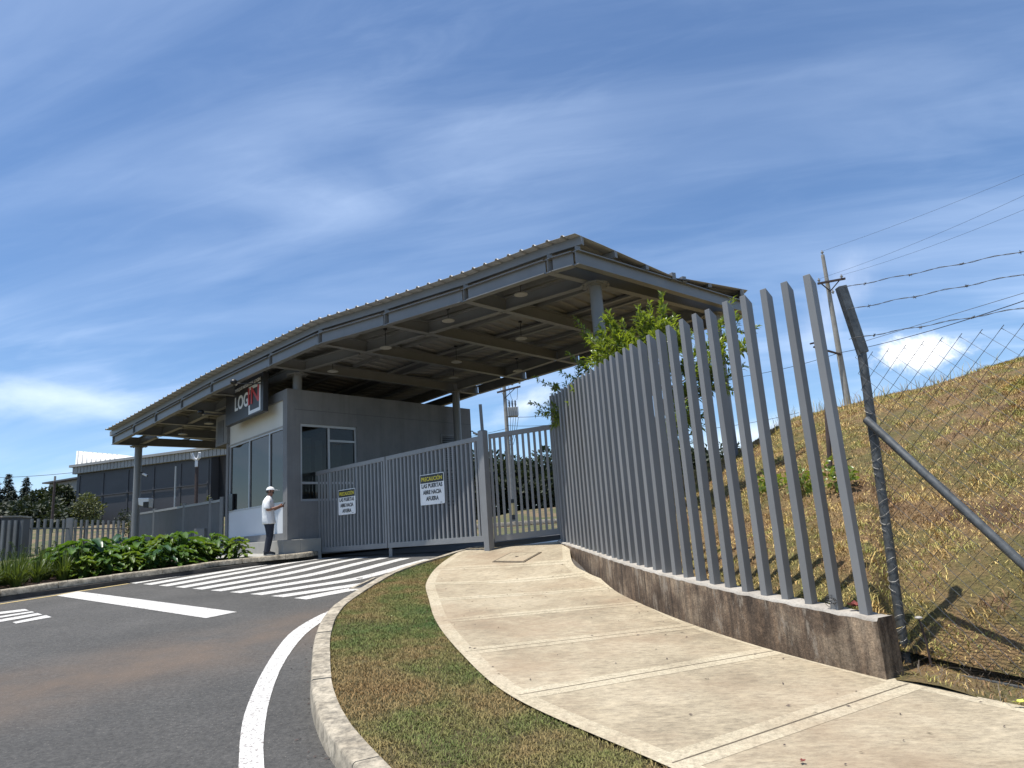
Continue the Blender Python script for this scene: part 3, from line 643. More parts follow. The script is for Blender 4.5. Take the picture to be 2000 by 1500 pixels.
for j, t in enumerate(tt):
    P = Bs[:, :2] * (1 - t) + Cs[:, :2] * t if t <= 1 else Cs[:, :2] + (Cs[:, :2] - Bs[:, :2]) * (t - 1)
    s = t * .62 + .38 * (1 - (1 - min(t, 1)) ** 2) if t <= 1 else 1.0 - .10 * (t - 1) ** 1.2
    Z = Bs[:, 2] + (Cs[:, 2] - Bs[:, 2]) * s
    w = min(1, t * 6) * (1 if t < .85 else max(.35, 1 - (t - .85) * 5))
    Z = Z + w * (.22 * hash_noise(P[:, 0], P[:, 1], .8, 1) + .10 * hash_noise(P[:, 0], P[:, 1], 2.1, 2) + .05 * hash_noise(P[:, 0], P[:, 1], 5.2, 3))
    HV[:, j, :2] = P; HV[:, j, 2] = Z
idx = np.arange(nS * len(tt)).reshape(nS, len(tt))
tag(np_mesh('hill', HV.reshape(-1, 3), np.stack([idx[:-1, :-1], idx[1:, :-1], idx[1:, 1:], idx[:-1, 1:]], -1).reshape(-1, 4), M['hill'], None, True), kind='structure')
def hill_pts(n, g, tmax=1.0, near=1.6, s0=0.0, s1=1.0):
    i = s0 * (nS - 1) + g.uniform(0, 1, n) * ((s1 - s0) * (nS - 1.01)); tq = tmax * g.uniform(0, 1, n) ** near
    jt = np.interp(tq, tt, np.arange(len(tt))); i0, j0 = np.clip(i.astype(int), 0, nS - 2), np.clip(jt.astype(int), 0, len(tt) - 2); a, b = (i - i0)[:, None], (jt - j0)[:, None]
    return (HV[i0, j0] * (1 - a) + HV[i0 + 1, j0] * a) * (1 - b) + (HV[i0, j0 + 1] * (1 - a) + HV[i0 + 1, j0 + 1] * a) * b
g = np.random.default_rng(8)
Pg = np.concatenate([hill_pts(120000, g, 1.03, 1.15, .12, .74), hill_pts(190000, g, 1.03, 1.0, .66, 1.0)]); keep = (hash_noise(Pg[:, 0], Pg[:, 1], 1.5, 9) + .35 * hash_noise(Pg[:, 0], Pg[:, 1], 5, 6) + g.uniform(-.3, .3, len(Pg))) > -.20
blades('dry_grass', Pg[keep] - (0, 0, .01), .055, .0085, M['stubble'], 1.35, 21)
Pk = np.concatenate([hill_pts(60000, g, 1.0, 1.1, .12, .74), hill_pts(70000, g, 1.0, 1.0, .66, 1.0)]); kn = hash_noise(Pk[:, 0], Pk[:, 1], 3.1, 14) + .6 * hash_noise(Pk[:, 0], Pk[:, 1], 7.3, 15)
blades('dry_tufts', Pk[kn > .30] - (0, 0, .01), .115, .010, M['stubble'], 1.0, 26)
# taller seeding stalks along the crest
Pt = hill_pts(900, g, 1.0, .12, .35, 1.0); Pt = Pt[(hash_noise(Pt[:, 0], Pt[:, 1], .9, 4) > .05)]
blades('seed_stalks', Pt, .30, .010, M['stubble'], .35, 22)
Pb = hill_pts(1500, g, .05, 1.0, .70, .86)
blades('dry_twigs', Pb, .11, .006, M['trunk'], 2.4, 23)
# rough ground between mesh fence and pavement
vb = np.array([cl0 + cdir * s for s in np.linspace(-.35, 7, 20)]); vo = sw_r[::-1]
va = np.array([(2.86, 5.72), (2.95, 5.60)] + [sw_r[2] * (1 - s) + sw_r[1] * s for s in np.linspace(.35, 1, 9)] + [sw_r[1] * (1 - s) + sw_r[0] * s for s in np.linspace(.1, 1, 9)])
va = resample(va, 20); sheet('rough_strip', va + (-.03, -.02), vb + (.15, .25), lambda x, y: gz(x, y) + .10 + .05 * sst(0, .5, hash_noise(x, y, 3, 3)) + .02, M['hill'], 6, 2)

g = np.random.default_rng(66); k_ = g.integers(0, 19, 5000); f_ = g.uniform(0, 1, (5000, 1)); t_ = g.uniform(0, 1, (5000, 1)); P2 = (va[k_] * (1 - f_) + va[k_ + 1] * f_) * (1 - t_) + (vb[k_] * (1 - f_) + vb[k_ + 1] * f_ + (.15, .25)) * t_
z2 = gz(P2[:, 0], P2[:, 1]) + .12 + .05 * sst(0, .5, hash_noise(P2[:, 0], P2[:, 1], 3, 3))
blades('strip_grass', np.concatenate([P2, z2[:, None]], 1)[:2600], .05, .007, M['stubble'], 1.3, 24); blades('dry_twigs', np.concatenate([P2, z2[:, None]], 1)[2600:3600], .12, .005, M['trunk'], 2.5, 25)
# ================================================================== CHAIN-LINK FENCE with barbed wire
e_z = np.array([0, 0, 1.0]); cf = np.array([cl0[0], cl0[1], .12]); c3 = np.array([cdir[0], cdir[1], 0.0])
kink = at_y(1682, 680, 6.23); topp = at_y(1642, 560, 6.23)
chain = thing('chain_link_fence', cf, 'chain-link fence with barbed wire and a bent galvanised corner post beside the picket fence end', 'fence')
mb = MB(); mb.tube([cf - e_z * .2, kink + e_z * .02], .040, 14)
mb.build('post', M['galv'], chain, True)
mb = MB(); k0 = np.array([kink[0], kink[1], kink[2] + .02]); k1 = np.array([topp[0], topp[1] - .0, topp[2]])
mb.bar(k0 - e_z * .07 + (.008, 0, 0), k1, .082, .082, up=(0, 1, 0)); mb.build('post_arm', M['galv'], chain, bevel=.006)
slope_b = -.06
def chp(s, h): return cf + c3 * s + e_z * (h + slope_b * s)
b0 = at_wall(1712, 815, cf, math.atan2(cdir[0], cdir[1])); brz = b0[2]
mb = MB(); mb.tube([chp(.03, brz - cf[2]), chp(1.75, .1)], .036, 12); mb.build('brace', M['galv'], chain, True)
hm = at_wall(1700, 690, cf, math.atan2(cdir[0], cdir[1]))[2] - cf[2]
# diamond mesh: zig-zag wires woven side by side
mb = MB(); dx = .077; nst = int(4.6 / dx); nh = int(hm / dx)
for i in range(nst):
    x0 = i * dx + .03; pts = []
    for j in range(nh + 1):
        pts.append(chp(x0 + (dx if ((i + j) % 2) else 0) * 1.04, hm - (nh - j) * dx) + np.array([cdir[1], -cdir[0], 0]) * (.003 if (i + j) % 2 else -.003))
    pts.append(pts[-1] + e_z * .02 + c3 * .022); mb.tube(pts, .0029, 4, False)
mb.build('wire_mesh', M['wire'], chain)
mb = MB()
for j in range(26):
    z = .12 + j * .082 + random.uniform(-.01, .01); c = cf + e_z * z + (kink - cf) * (1, 1, 0) * (z / (kink[2] - cf[2])); rr = .044
    mb.tube([c + np.array([math.cos(a) * rr, math.sin(a) * rr, .03 * math.sin(a + j)]) for a in np.linspace(0, 4.6, 10) + j], .0017, 4, False)
mb.build('tie_wire', M['ceramic'], chain)
def barbed(zs, ze, sag, parent):
    m = MB(); n = 60; L = 5.0; pts = []; pts2 = []
    for q in range(n + 1):
        s = q / n * L; z = zs + (ze - zs) * q / n - sag * math.sin(math.pi * q / n) + .006 * math.sin(q * 1.3); c = cf + c3 * s; c = np.array([c[0], c[1], z]); o = .004
        pts.append(c + (0, 0, o * math.sin(q * 2.1))); pts2.append(c + (0, .0, -o * math.sin(q * 2.1)))
    m.tube(pts, .0022, 4, False); m.tube(pts2, .0022, 4, False)
    for q in range(3, n, 5):
        c = pts[q]
        for a in range(4): v = np.array([random.uniform(-1, 1) for _ in range(3)]); v /= np.linalg.norm(v); m.tube([c - v * .018, c + v * .018], .0017, 4, False)
        m.tube([c - c3 * .012, c + c3 * .012], .006, 5)
    m.build('barbed_wire', M['wire'], parent)
azc = math.atan2(cdir[0], cdir[1])
for (u0, v0), (u1, v1), sag in [((1652, 559), (2000, 488), .03), ((1668, 600), (2000, 533), .03), ((1684, 655), (2000, 598), .05)]:
    pa, pb = at_wall(u0, v0, cf, azc), at_wall(u1, v1, cf, azc); s1 = np.dot(pb - cf, c3); barbed(pa[2], pa[2] + (pb[2] - pa[2]) * 5.0 / s1, sag * .3, chain)
pa, pb = at_wall(1684, 668, cf, azc), at_wall(2000, 572, cf, azc); s1 = np.dot(pb - cf, c3)
mb = MB(); mb.tube([pa, pa + (pb - pa) * 3.5], .0022, 4, False); mb.build('plain_wire', M['wire'], chain)
mb = MB(); mb.bar(chp(.18, -.02), chp(5, .02), .05, .04); mb.build('bottom_rail', M['galv'], chain)
# pale-capped marker stake
sp = on_ground(1819, 1298, .16); st = thing('marker_stake', sp, 'thin rusty stake with a pale cap in the dry grass near the mesh fence foot', 'stake')
top = sp + e_z * .36 + np.array([-.035, 0, 0]); mb = MB(); mb.tube([sp - e_z * .1, sp * .5 + top * .5 + (.01, 0, 0), top], [.010, .009, .008], 7); mb.build('stake_rod', M['darkbrown'], st, True)
mb = MB(); mb.ball(top + e_z * .01, .032, .03, .014); mb.build('stake_cap', M['ceramic'], st, True)
# dead branch standing on the slope
bp = at_y(1613, 885, 9.5); bt = at_y(1610, 755, 9.5)
mb = MB(); mb.tube([bp - e_z * .5, bp * .6 + bt * .4 + (.03, 0, 0), bp * .25 + bt * .75 + (.02, 0, 0), bt], [.035, .032, .028, .026], 8)
tag(mb.build('branch', M['darkbrown'], None, True), 'bare brown branch stub standing upright on the dry slope behind the pickets', 'branch')

# ================================================================== GUARDHOUSE
SCL = 18 / 17.0; gc = np.array([-6.084, 18.0, 0]); AF, AS = R_(-42), R_(41)
df = np.array([math.sin(AF), math.cos(AF), 0]); ds = np.array([math.sin(AS), math.cos(AS), 0])
GF = lambda u, w, z: tuple(gc + df * u + ds * w + np.array([0, 0, z]))
gh = thing('guardhouse', (*(gc + df * 2.2 + ds * 3.5)[:2], 1.05), 'grey flat-roofed guardhouse with tinted front windows under the steel canopy', 'guardhouse')
UW, WD, ZT = 4.45, 6.97, 5.53
mb = MB()
mb.box(0, .28, 0, .20, 1.52, ZT, GF)                                  # corner pillar
mb.box(.28, UW, 0, .20, 5.27, ZT, GF)                                 # parapet band
mb.box(.28, UW, .0, .20, 1.52, 1.70, GF)                              # band below the white panel
mb.box(UW, UW + .18, 0, .20, 1.52, 4.62, GF)
mb.box(0, .20, .20, .40, 1.10, ZT, GF); mb.box(0, .20, 2.24, WD, 1.10, ZT, GF)
mb.box(0, .20, .40, 2.24, 1.10, 2.50, GF); mb.box(0, .20, .40, 2.24, 4.60, ZT, GF)
mb.box(.20, UW + .18, WD - .2, WD, 1.10, ZT, GF); mb.box(UW, UW + .18, .20, WD - .2, 1.10, ZT, GF)
mb.build('wall', M['wallgrey'], gh)
mb = MB(); mb.box(-.003, -.0, 2.3, WD - .02, 4.972, 4.984, GF); mb.box(-.003, 0, .22, 2.3, 4.972, 4.984, GF); mb.build('wall_groove', M['steel_dark'], gh)
mb = MB(); mb.box(.20, UW, .2, WD - .2, 5.0, 5.12, GF); mb.build('roof', M['plinth'], gh)
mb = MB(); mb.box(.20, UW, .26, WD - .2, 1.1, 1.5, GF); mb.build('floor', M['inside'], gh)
mb = MB(); mb.box(-.22, UW + .2, -.22, .28, .9, 1.515, GF); mb.box(-.22, -.002, .28, .9, .9, 1.515, GF); mb.build('plinth', M['plinth'], gh, bevel=.012)
mb = MB(); mb.box(.28, UW, .05, .20, 1.70, 2.47, GF); mb.build('front_panel', M['wallwhite'], gh)
mb = MB(); mb.box(.28, UW, .05, .20, 4.54, 5.27, GF); mb.build('fascia_panel', M['wallcream'], gh)
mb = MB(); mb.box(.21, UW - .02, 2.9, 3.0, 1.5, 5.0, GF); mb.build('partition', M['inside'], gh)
mb = MB(); mb.box(UW, UW + 1.05, -.05, .35, 4.63, 5.62, GF); mb.build('fin', M['wallgrey'], gh)
mb = MB(); mb.box(UW + .30, UW + .85, -.062, -.05, 4.70, 5.42, GF); mb.build('fin_recess', M['steel_dark'], gh)
# front window: frame and three panes
mb = MB(); mul = [.28, 1.25, 2.75, UW - .10]
mb.box(.28, UW, .04, .12, 4.47, 4.54, GF); mb.box(.28, UW, .04, .12, 2.47, 2.52, GF)
for u in mul: mb.box(u, u + .07, .04, .12, 2.52, 4.47, GF)
fw = mb.build('front_window', M['alu'], gh)
for a, b in zip(mul, mul[1:]): mb = MB(); mb.box(a + .07, b, .075, .085, 2.52, 4.47, GF); mb.build('pane', M['glass_front'], fw)
mb = MB(); mb.box(.28, UW, .02, .05, 4.52, 4.56, GF); mb.build('drip_edge', M['plinth'], fw)
mb = MB(); mb.box(UW - .42, UW - .10, .0, .07, 2.52, 3.02, GF); mb.build('intercom_box', M['black'], gh, bevel=.01)
# side window
mb = MB()
mb.box(.04, .14, .40, 2.24, 4.53, 4.60, GF); mb.box(.04, .14, .40, 2.24, 2.50, 2.56, GF)
for w in (.40, 1.28, 2.18): mb.box(.04, .14, w, w + .06, 2.56, 4.53, GF)
mb.box(.05, .13, 1.34, 2.18, 4.14, 4.20, GF); mb.box(.05, .13, .46, 1.28, 2.96, 3.02, GF); mb.box(.05, .13, 1.34, 2.18, 2.96, 3.02, GF)
sw = mb.build('side_window', M['alu'], gh)
mb = MB(); mb.box(.085, .095, .46, 1.28, 2.56, 4.53, GF); mb.build('pane', M['glass_side'], sw)
mb = MB(); mb.box(.085, .095, 1.34, 2.18, 2.56, 4.53, GF); mb.build('pane', M['glass_side'], sw)
for w0, w1, z1 in ((.46, .86, 4.25), (1.0, 1.22, 4.2), (1.55, 1.85, 4.12)):
    mb = MB(); mb.box(.30, .32, w0, w1, 2.5, z1, GF); mb.build('reflection_panel', M['reflection_panel'], gh)  # flat grey panels stand in for reflections and views through the glass
# louvre cabinet on the side wall
mb = MB(); w0, w1 = 5.53, 6.42
for z0, z1 in ((3.42, 4.58), (2.42, 3.36), (1.36, 2.36)):
    mb.box(-.02, .0, w0, w0 + .06, z0, z1, GF); mb.box(-.02, 0, w1 - .06, w1, z0, z1, GF); mb.box(-.02, 0, w0 + .06, w1 - .06, z1 - .05, z1, GF); mb.box(-.02, 0, w0 + .06, w1 - .06, z0, z0 + .05, GF)
    n = int((z1 - z0 - .1) / .07)
    for q in range(n):
        z = z0 + .06 + q * .07; mb.hexa([GF(-.004, w0 + .06, z + .035), GF(-.004, w1 - .06, z + .035), GF(-.002, w1 - .06, z + .04), GF(-.002, w0 + .06, z + .04)], [GF(-.03, w0 + .06, z), GF(-.03, w1 - .06, z), GF(-.03, w1 - .06, z + .006), GF(-.03, w0 + .06, z + .006)])
mb.build('louvre_door', M['steel'], gh)
mb = MB(); mb.box(-.004, -.001, w0 + .06, w1 - .06, 1.4, 4.5, GF); mb.build('louvre_backing', M['black'], gh)
def camera_thing(p, d, label):
    t = thing('security_camera', p, label, 'security camera'); p = np.array(p, float); d = np.array(d, float); d /= np.linalg.norm(d)
    m = MB(); m.tube([p, p + d * .08, p + d * .12 - e_z * .05], .018, 7); m.build('bracket', M['black'], t, True)
    m = MB(); c = p + d * .14 - e_z * .07; v = d * .8 - e_z * .35; v /= np.linalg.norm(v); m.tube([c - v * .04, c + v * .16], .04, 10); m.build('housing', M['white'], t, True)
    m = MB(); m.tube([c + v * .161, c + v * .168], .033, 10); m.build('lens', M['black'], t, True)
camera_thing(GF(0, WD - .05, 4.75), (.9, .3, 0), 'small security camera on the far grey corner of the guardhouse side wall')

# ================================================================== SIGN BOARD
sg0 = gc - ds * .38
SF = lambda u, w, z: tuple(sg0 + df * u + ds * w + np.array([0, 0, z]))
sb = thing('sign_board', SF(2.2, .1, 5.0), 'black sign board with white and red lettering and a white open square', 'sign')
mb = MB(); mb.box(.76, 3.68, 0, .16, 5.015, 6.13, SF); mb.build('board', M['board'], sb, bevel=.008)
ux, uz = -df, e_z
P = lambda u, z, o=.004: np.array(SF(u, -o, z))
text_mesh('letters', 'LOG', .56, P(2.36, 5.53), ux, uz, M['white'], sb, .006, 1.05, .012)
text_mesh('letters', 'IN', .70, P(1.43, 5.56, .012), ux, uz, M['red'], sb, .006, .80, .004)
text_mesh('lettering_line', 'PARQUE INDUSTRIAL LOGIN', .125, P(1.92, 5.955), ux, uz, M['white'], sb, .003, 1.95, .006)
mb = MB(); a0, a1, z0, z1, t = .93, 1.80, 5.07, 5.87, .095
for x0, x1, y0, y1 in ((a0, a0 + t, z0, z1), (a0 + t, a1, z0, z0 + t), (a0 + t, a1, z1 - t, z1), (a1 - t, a1, z0 + t, z0 + .26), (a1 - t, a1, z1 - .22, z1 - t)): mb.box(x0, x1, -.008, -.001, y0, y1, SF)
mb.build('square_emblem', M['white'], sb)
def sign_lamp(u0, u1, z, label):
    t = thing('sign_spotlight', SF(u0, 0, z), label, 'spotlight'); dirn = np.sign(u1 - u0); m = MB()
    pts = [SF(u0, .06, z), SF(u0 + dirn * .12, -.02, z - .01), SF(u0 + (u1 - u0) * .6, -.45, z), SF(u1, -.62, z + .03)]
    m.tube(pts, .016, 7); m.build('arm', M['black'], t, True)
    m = MB(); c = np.array(SF(u1, -.62, z + .07)); m.ball(c, .10, .10, .075, 12, 8); m.build('lamp_head', M['black'], t, True)
    m = MB(); m.tube([c + ds * .05 - e_z * .02, c + ds * .10 - e_z * .05], [.05, .06], 12); m.build('lamp_glass', M['ceramic'], t, True)
sign_lamp(3.68, 4.1, 5.42, 'black gooseneck spotlight at the left end of the black sign board')
sign_lamp(.76, 1.35, 5.80, 'black gooseneck spotlight reaching across the upper right of the black sign board')

# ================================================================== CANOPY
H0 = 1.5 + 4.35 * SCL; AZL = R_(-50.5)
Nn = [at_z(1129, 518, H0), at_z(1074, 534, H0), at_z(910, 589.5, H0), at_z(755, 636, H0), at_z(625, 673, H0)]
lp0 = Nn[4]
for u, v in [(529, 715), (414, 771), (355.7, 800.8), (305, 826), (262, 847.6), (222, 869)]: Nn.append(at_wall(u, v, lp0, AZL))
zz = np.array([p[2] for p in Nn]); zz[5:] = np.polyval(np.polyfit(np.arange(5, 11), zz[5:], 2), np.arange(5, 11)); 
for p, z in zip(Nn, zz): p[2] = z
dirL = np.array([math.sin(R_(41)), math.cos(R_(41)), 0])
Cn = [None, at_z(1162, 555, H0), at_z(984, 609, H0), at_z(833.6, 653.9, H0), at_z(707.6, 692, H0), at_z(593, 725, zz[5])]
for k, (u, v) in {7: (411, 808.5), 8: (357, 834), 9: (308, 854), 10: (271, 871)}.items():
    while len(Cn) <= k: Cn.append(None)
    Cn[k] = at_z(u, v, zz[k])
Cn[6] = (Cn[5] + Cn[7]) / 2; Cn[6] = Nn[6] + dirL * np.linalg.norm((Cn[6] - Nn[6])[:2])
Dn = [None, at_z(1395, 614, H0), None, at_z(1085.6, 704.3, H0), at_z(981, 737.9, H0), at_z(889.6, 763, zz[5])]
Dn[2] = Dn[1] * .47 + Dn[3] * .53
En = [at_z(1455, 612, H0), None, None, at_z(1128.5, 711.7, H0), at_z(1025, 742.5, H0), at_z(931.6, 770.5, zz[5])]
for k in range(11):
    if k < 6 and Dn[k] is not None and (k >= len(En) or En[k] is None):
        d = Dn[k] - Cn[k]; En[k] = Dn[k] + d / np.linalg.norm(d) * 1.0
    if k > 5:
        d = (Dn[5] - Cn[5]); d[2] = 0; d /= np.linalg.norm(d); dd = d * .5 + dirL * .5; dd /= np.linalg.norm(dd); Dn.append(Cn[k] + dd * 5.6); En.append(Cn[k] + dd * 6.7)
for L in (Cn, Dn, En):
    for k, p in enumerate(L):
        if p is not None: p[2] = zz[k]
canopy = thing('canopy', (Nn[5][0] + 2, Nn[5][1] + 3, 1.1), 'long grey steel canopy with exposed beams and ribbed metal roof over the gate', 'canopy')
BH = .285
def unit(v): v = np.array(v, float); return v / np.linalg.norm(v)
for k in range(11):
    d = unit(En[k] - Nn[k]); mb = MB(); mb.ibeam(Nn[k] - d * .05, En[k] + d * .05, .15, BH)
    mb.build('cross_beam', M['steel'], canopy)
def run(L, name, ks, h, dz, lab=None):
    for a, b in zip(ks, ks[1:]):
        if L[a] is None or L[b] is None: continue
        d = unit(L[b] - L[a]); mb = MB(); mb.ibeam(L[a] + d * .082 + e_z * dz, L[b] - d * .082 + e_z * dz, .15, h - 2 * dz); mb.build(name, M['steel'], canopy)
run(Nn, 'edge_beam', range(11), BH, 0.0); run(En, 'edge_beam', range(11), BH, 0.0)
run(Cn, 'column_beam', range(1, 11), BH, .002); run(Dn, 'column_beam', range(1, 11), BH, .002)
# columns
def column(p, zb, r=.125):
    mb = MB(); mb.disc((p[0], p[1]), r, zb, p[2] - .034, 20); c = mb.build('column', M['steel'], canopy, True)
    mb = MB(); mb.disc((p[0], p[1]), .30, p[2] - .034, p[2] - .012, 8); mb.disc((p[0], p[1]), .17, p[2] - .05, p[2] - .034, 16)
    for q in range(10):
        a = 2 * math.pi * q / 10 + .3; mb.disc((p[0] + .25 * math.cos(a), p[1] + .25 * math.sin(a)), .017, p[2] - .055, p[2] - .034, 6)
    mb.build('cap_plate', M['steel'], c)
column(Cn[1], .7); column(Dn[1], .6); cm = Cn[5] + df * (.16 - float(np.dot(Cn[5] * (1, 1, 0) - gc, df) - np.dot(df, ds) * np.dot(Cn[5] * (1, 1, 0) - gc, ds)) / (1 - np.dot(df, ds) ** 2)); column(cm, 5.12); column(Dn[5], .9); column(Cn[10], .9)
# roof: butterfly section, near slope, valley gutter, far slope; ribs run across
prof = lambda f: (.55 - .25 * f / .52) if f <= .52 else (.34 + .24 * (f - .55) / .48)
ext0 = 2 * Nn[0] - Nn[1]; s0 = unit(Nn[0] - Nn[1]); sE = unit(En[0] - En[1]); sN9 = unit(Nn[10] - Nn[9]); sE9 = unit(En[10] - En[9])
NL = np.array([Nn[0] + s0 * .12] + Nn + [Nn[10] + sN9 * .38]); EL = np.array([En[0] + sE * .12] + En + [En[10] + sE9 * .38])
NL[0, 2] = NL[1, 2]; EL[0, 2] = EL[1, 2]
def rs(P, n): return np.array([P[int(i)] * (1 - (i - int(i))) + P[min(int(i) + 1, len(P) - 1)] * (i - int(i)) for i in np.linspace(0, len(P) - 1 - 1e-9, n)])
# round the bend in the line of the edge a little
dN = np.concatenate([[0], np.cumsum(np.linalg.norm(np.diff(NL, axis=0), axis=1))]); dE = np.concatenate([[0], np.cumsum(np.linalg.norm(np.diff(EL, axis=0), axis=1))])
kk = np.arange(len(NL))
ribs = []; s = 0.0
while s < dN[-1] - .3:
    ribs += [(s, 0), (s + .235, 0), (s + .255, .038), (s + .285, .038), (s + .305, 0)]; s += .31
ss = np.array([r[0] for r in ribs]); rzv = np.array([r[1] for r in ribs]); tk = np.interp(ss, dN, kk)
cub = lambda P: np.stack([np.convolve(np.pad(np.interp(tk, kk, P[:, c]), 6, mode='edge'), np.ones(13) / 13, 'valid') if c == 2 else np.interp(tk, kk, P[:, c]) for c in range(3)], 1)
NT, ET = cub(NL), cub(EL)
def roof_sheet(f0, f1, name='roof_sheet'):
    fs = np.linspace(f0, f1, 5); V = []
    for f in fs:
        P = NT * (1 - f) + ET * f; P = P.copy(); P[:, 2] += prof(min(max(f, 0), 1.03)) + rzv; V.append(P)
    V = np.array(V); n, m_ = V.shape[:2]; idx = np.arange(n * m_).reshape(n, m_)
    o = np_mesh(name, V.reshape(-1, 3), np.stack([idx[:-1, :-1], idx[1:, :-1], idx[1:, 1:], idx[:-1, 1:]], -1).reshape(-1, 4), M['sheet'], canopy)
    so = o.modifiers.new('thickness', 'SOLIDIFY'); so.thickness = .006; so.offset = 1; return o
roof_sheet(-.030, .50); roof_sheet(.565, 1.035)
def purlin(f, w, h, ztop_off, name='purlin', lo=0, stubs=False, mat='steel'):
    pts = [NL[k] * (1 - f) + EL[k] * f + e_z * (prof(f) + ztop_off) for k in range(len(NL))]
    mb = MB()
    for a, b in zip(pts, pts[1:]):
        d = unit(b - a); mb.bar(a - e_z * h / 2 - d * .001, b - e_z * h / 2 + d * .001, w, h)
    if stubs:
        for k in range(1, len(NL) - 1):
            zb = zz[k - 1] + BH; zt = pts[k][2] - h; 
            if zt - zb > .02: mb.box(pts[k][0] - .05, pts[k][0] + .05, pts[k][1] - .04, pts[k][1] + .04, zb + .001, zt - .001)
    return mb.build(name, M[mat], canopy)
purlin(.004, .09, .165, -.008, stubs=True)
purlin(.17, .09, .13, -.008, stubs=True); purlin(.34, .09, .09, -.008)
purlin(.74, .09, .085, -.008); purlin(.985, .09, .16, -.008, stubs=True)
purlin(.50, .10, .15, .10, 'gutter_side'); purlin(.565, .10, .13, .05, 'gutter_side')
gp = [NL[k] * (1 - .532) + EL[k] * .532 + e_z * .305 for k in range(len(NL))]; mb = MB()
for a, b in zip(gp, gp[1:]): mb.bar(a, b, .62, .02)
mb.build('gutter', M['steel_dark'], canopy)

# ================================================================== PENDANT LAMPS
def lamp(p, cord, label):
    t = thing('pendant_lamp', (p[0], p[1], p[2] + cord), label, 'lamp', 'pendant lamps under the canopy')
    m = MB(); m.tube([(p[0], p[1], p[2] + .05), (p[0], p[1], p[2] + cord)], .008, 6); m.disc((p[0], p[1]), .05, p[2] + cord - .03, p[2] + cord, 10); m.build('cord', M['black'], t)
    m = MB(); m.disc((p[0], p[1]), .145, p[2], p[2] + .02, 20, .14); m.disc((p[0], p[1]), .14, p[2] + .02, p[2] + .055, 20, .05); m.build('shade', M['lampwhite'], t, True)
    return t
LAMPS = [(1017.5, 576, 6.22, .25, 'pendant lamp nearest the right corner of the canopy, hung close to the roof'), (875.6, 627, 6.16, .30, 'pendant lamp near the outer canopy edge, second from the right corner'),
 (753.5, 680, 5.98, .5, 'pendant lamp near the outer canopy edge on a long cord, right of the guardhouse column'), (650, 726, 5.92, .45, 'pendant lamp just right of the column that stands on the guardhouse roof'),
 (1018.4, 662, 6.0, .45, 'pendant lamp in the middle of the canopy on a long cord, nearest the leafy tree'), (892, 707.6, 5.96, .45, 'pendant lamp in the middle bay of the canopy above the guardhouse far corner'),
 (1011, 725, 6.0, .4, 'pendant lamp near the back canopy edge above the pole with the transformer'), (886, 738, 6.0, .4, 'pendant lamp just above the rear column beyond the guardhouse'),
 (408, 828, 5.45, .45, 'pendant lamp just left of the white guardhouse fin under the canopy'), (357, 849, 5.2, .45, 'pendant lamp nearest the left end of the canopy')]
for u, v, z, c, lb in LAMPS: lamp(at_z(u, v, z), c, lb)

# ================================================================== GATE
ga, gm, gb, gcz = at_y(612, 1080, 18.9), None, at_y(945, 1058, 14.35), None
GD = np.array([gb[0] - ga[0], gb[1] - ga[1], 0]); GLEN = np.linalg.norm(GD); GD /= GLEN; GN = np.array([GD[1], -GD[0], 0])    # GN: away from camera is -; see below
GN = np.array([-GD[1], GD[0], 0]); GN = GN if GN[1] > 0 else -GN
zb_a, zb_b, zt_a, zt_b = ga[2], gb[2], at_y(612, 923, 18.9)[2], at_y(940, 852, 14.35)[2]
def GP(s, w, f, off=0.0):     # s metres along, f 0..1 from bottom to top rail
    r = s / GLEN; zb, zt = zb_a + (zb_b - zb_a) * r, zt_a + (zt_b - zt_a) * r
    return ga * (1, 1, 0) + GD * s + GN * w + e_z * (zb + (zt - zb) * f + off)
smid = np.dot(at_wall(757, 1000, ga, math.atan2(GD[0], GD[1])) - ga, GD)
def leaf(name, s0, s1, label, nb, group=None, PF=None, post=.07, base=None):
    PF = PF or GP
    t = thing(name, PF((s0 + s1) / 2, 0, 0), label, 'gate', group); m = MB()
    def rail(fa, oa, hh, ww=.06):
        m.hexa([PF(s0, -ww / 2, fa, oa), PF(s1, -ww / 2, fa, oa), PF(s1, ww / 2, fa, oa), PF(s0, ww / 2, fa, oa)], [PF(s0, -ww / 2, fa, oa + hh), PF(s1, -ww / 2, fa, oa + hh), PF(s1, ww / 2, fa, oa + hh), PF(s0, ww / 2, fa, oa + hh)])
    rail(1, -.10, .10); rail(0, 0, .12)
    for a, b in ((s0, s0 + post), (s1 - post, s1)):
        m.hexa([PF(a, -.03, 0, .12), PF(b, -.03, 0, .12), PF(b, .03, 0, .12), PF(a, .03, 0, .12)], [PF(a, -.03, 1, -.10), PF(b, -.03, 1, -.10), PF(b, .03, 1, -.10), PF(a, .03, 1, -.10)])
    m.build('gate_frame', M['steel_light'], t, bevel=.003)
    for q in range(nb):
        s = s0 + post + (s1 - s0 - 2 * post) * (q + .5) / nb; m = MB(); hw = .027; 
        m.hexa([PF(s - hw, -.02, 0, .12), PF(s + hw, -.02, 0, .12), PF(s + hw, .02, 0, .12), PF(s - hw, .02, 0, .12)], [PF(s - hw, -.02, 1, -.10), PF(s + hw, -.02, 1, -.10), PF(s + hw, .02, 1, -.10), PF(s - hw, .02, 1, -.10)])
        m.build('bar', M['steel_light'], t)
    return t
leaf('gate_leaf', .02, smid - .02, 'left leaf of the barred vehicle gate, next to the guardhouse, carrying the smaller-looking caution sign', 21)
leaf('gate_leaf', smid + .02, GLEN + .05, 'right leaf of the barred vehicle gate, with a caution sign near its middle', 22)
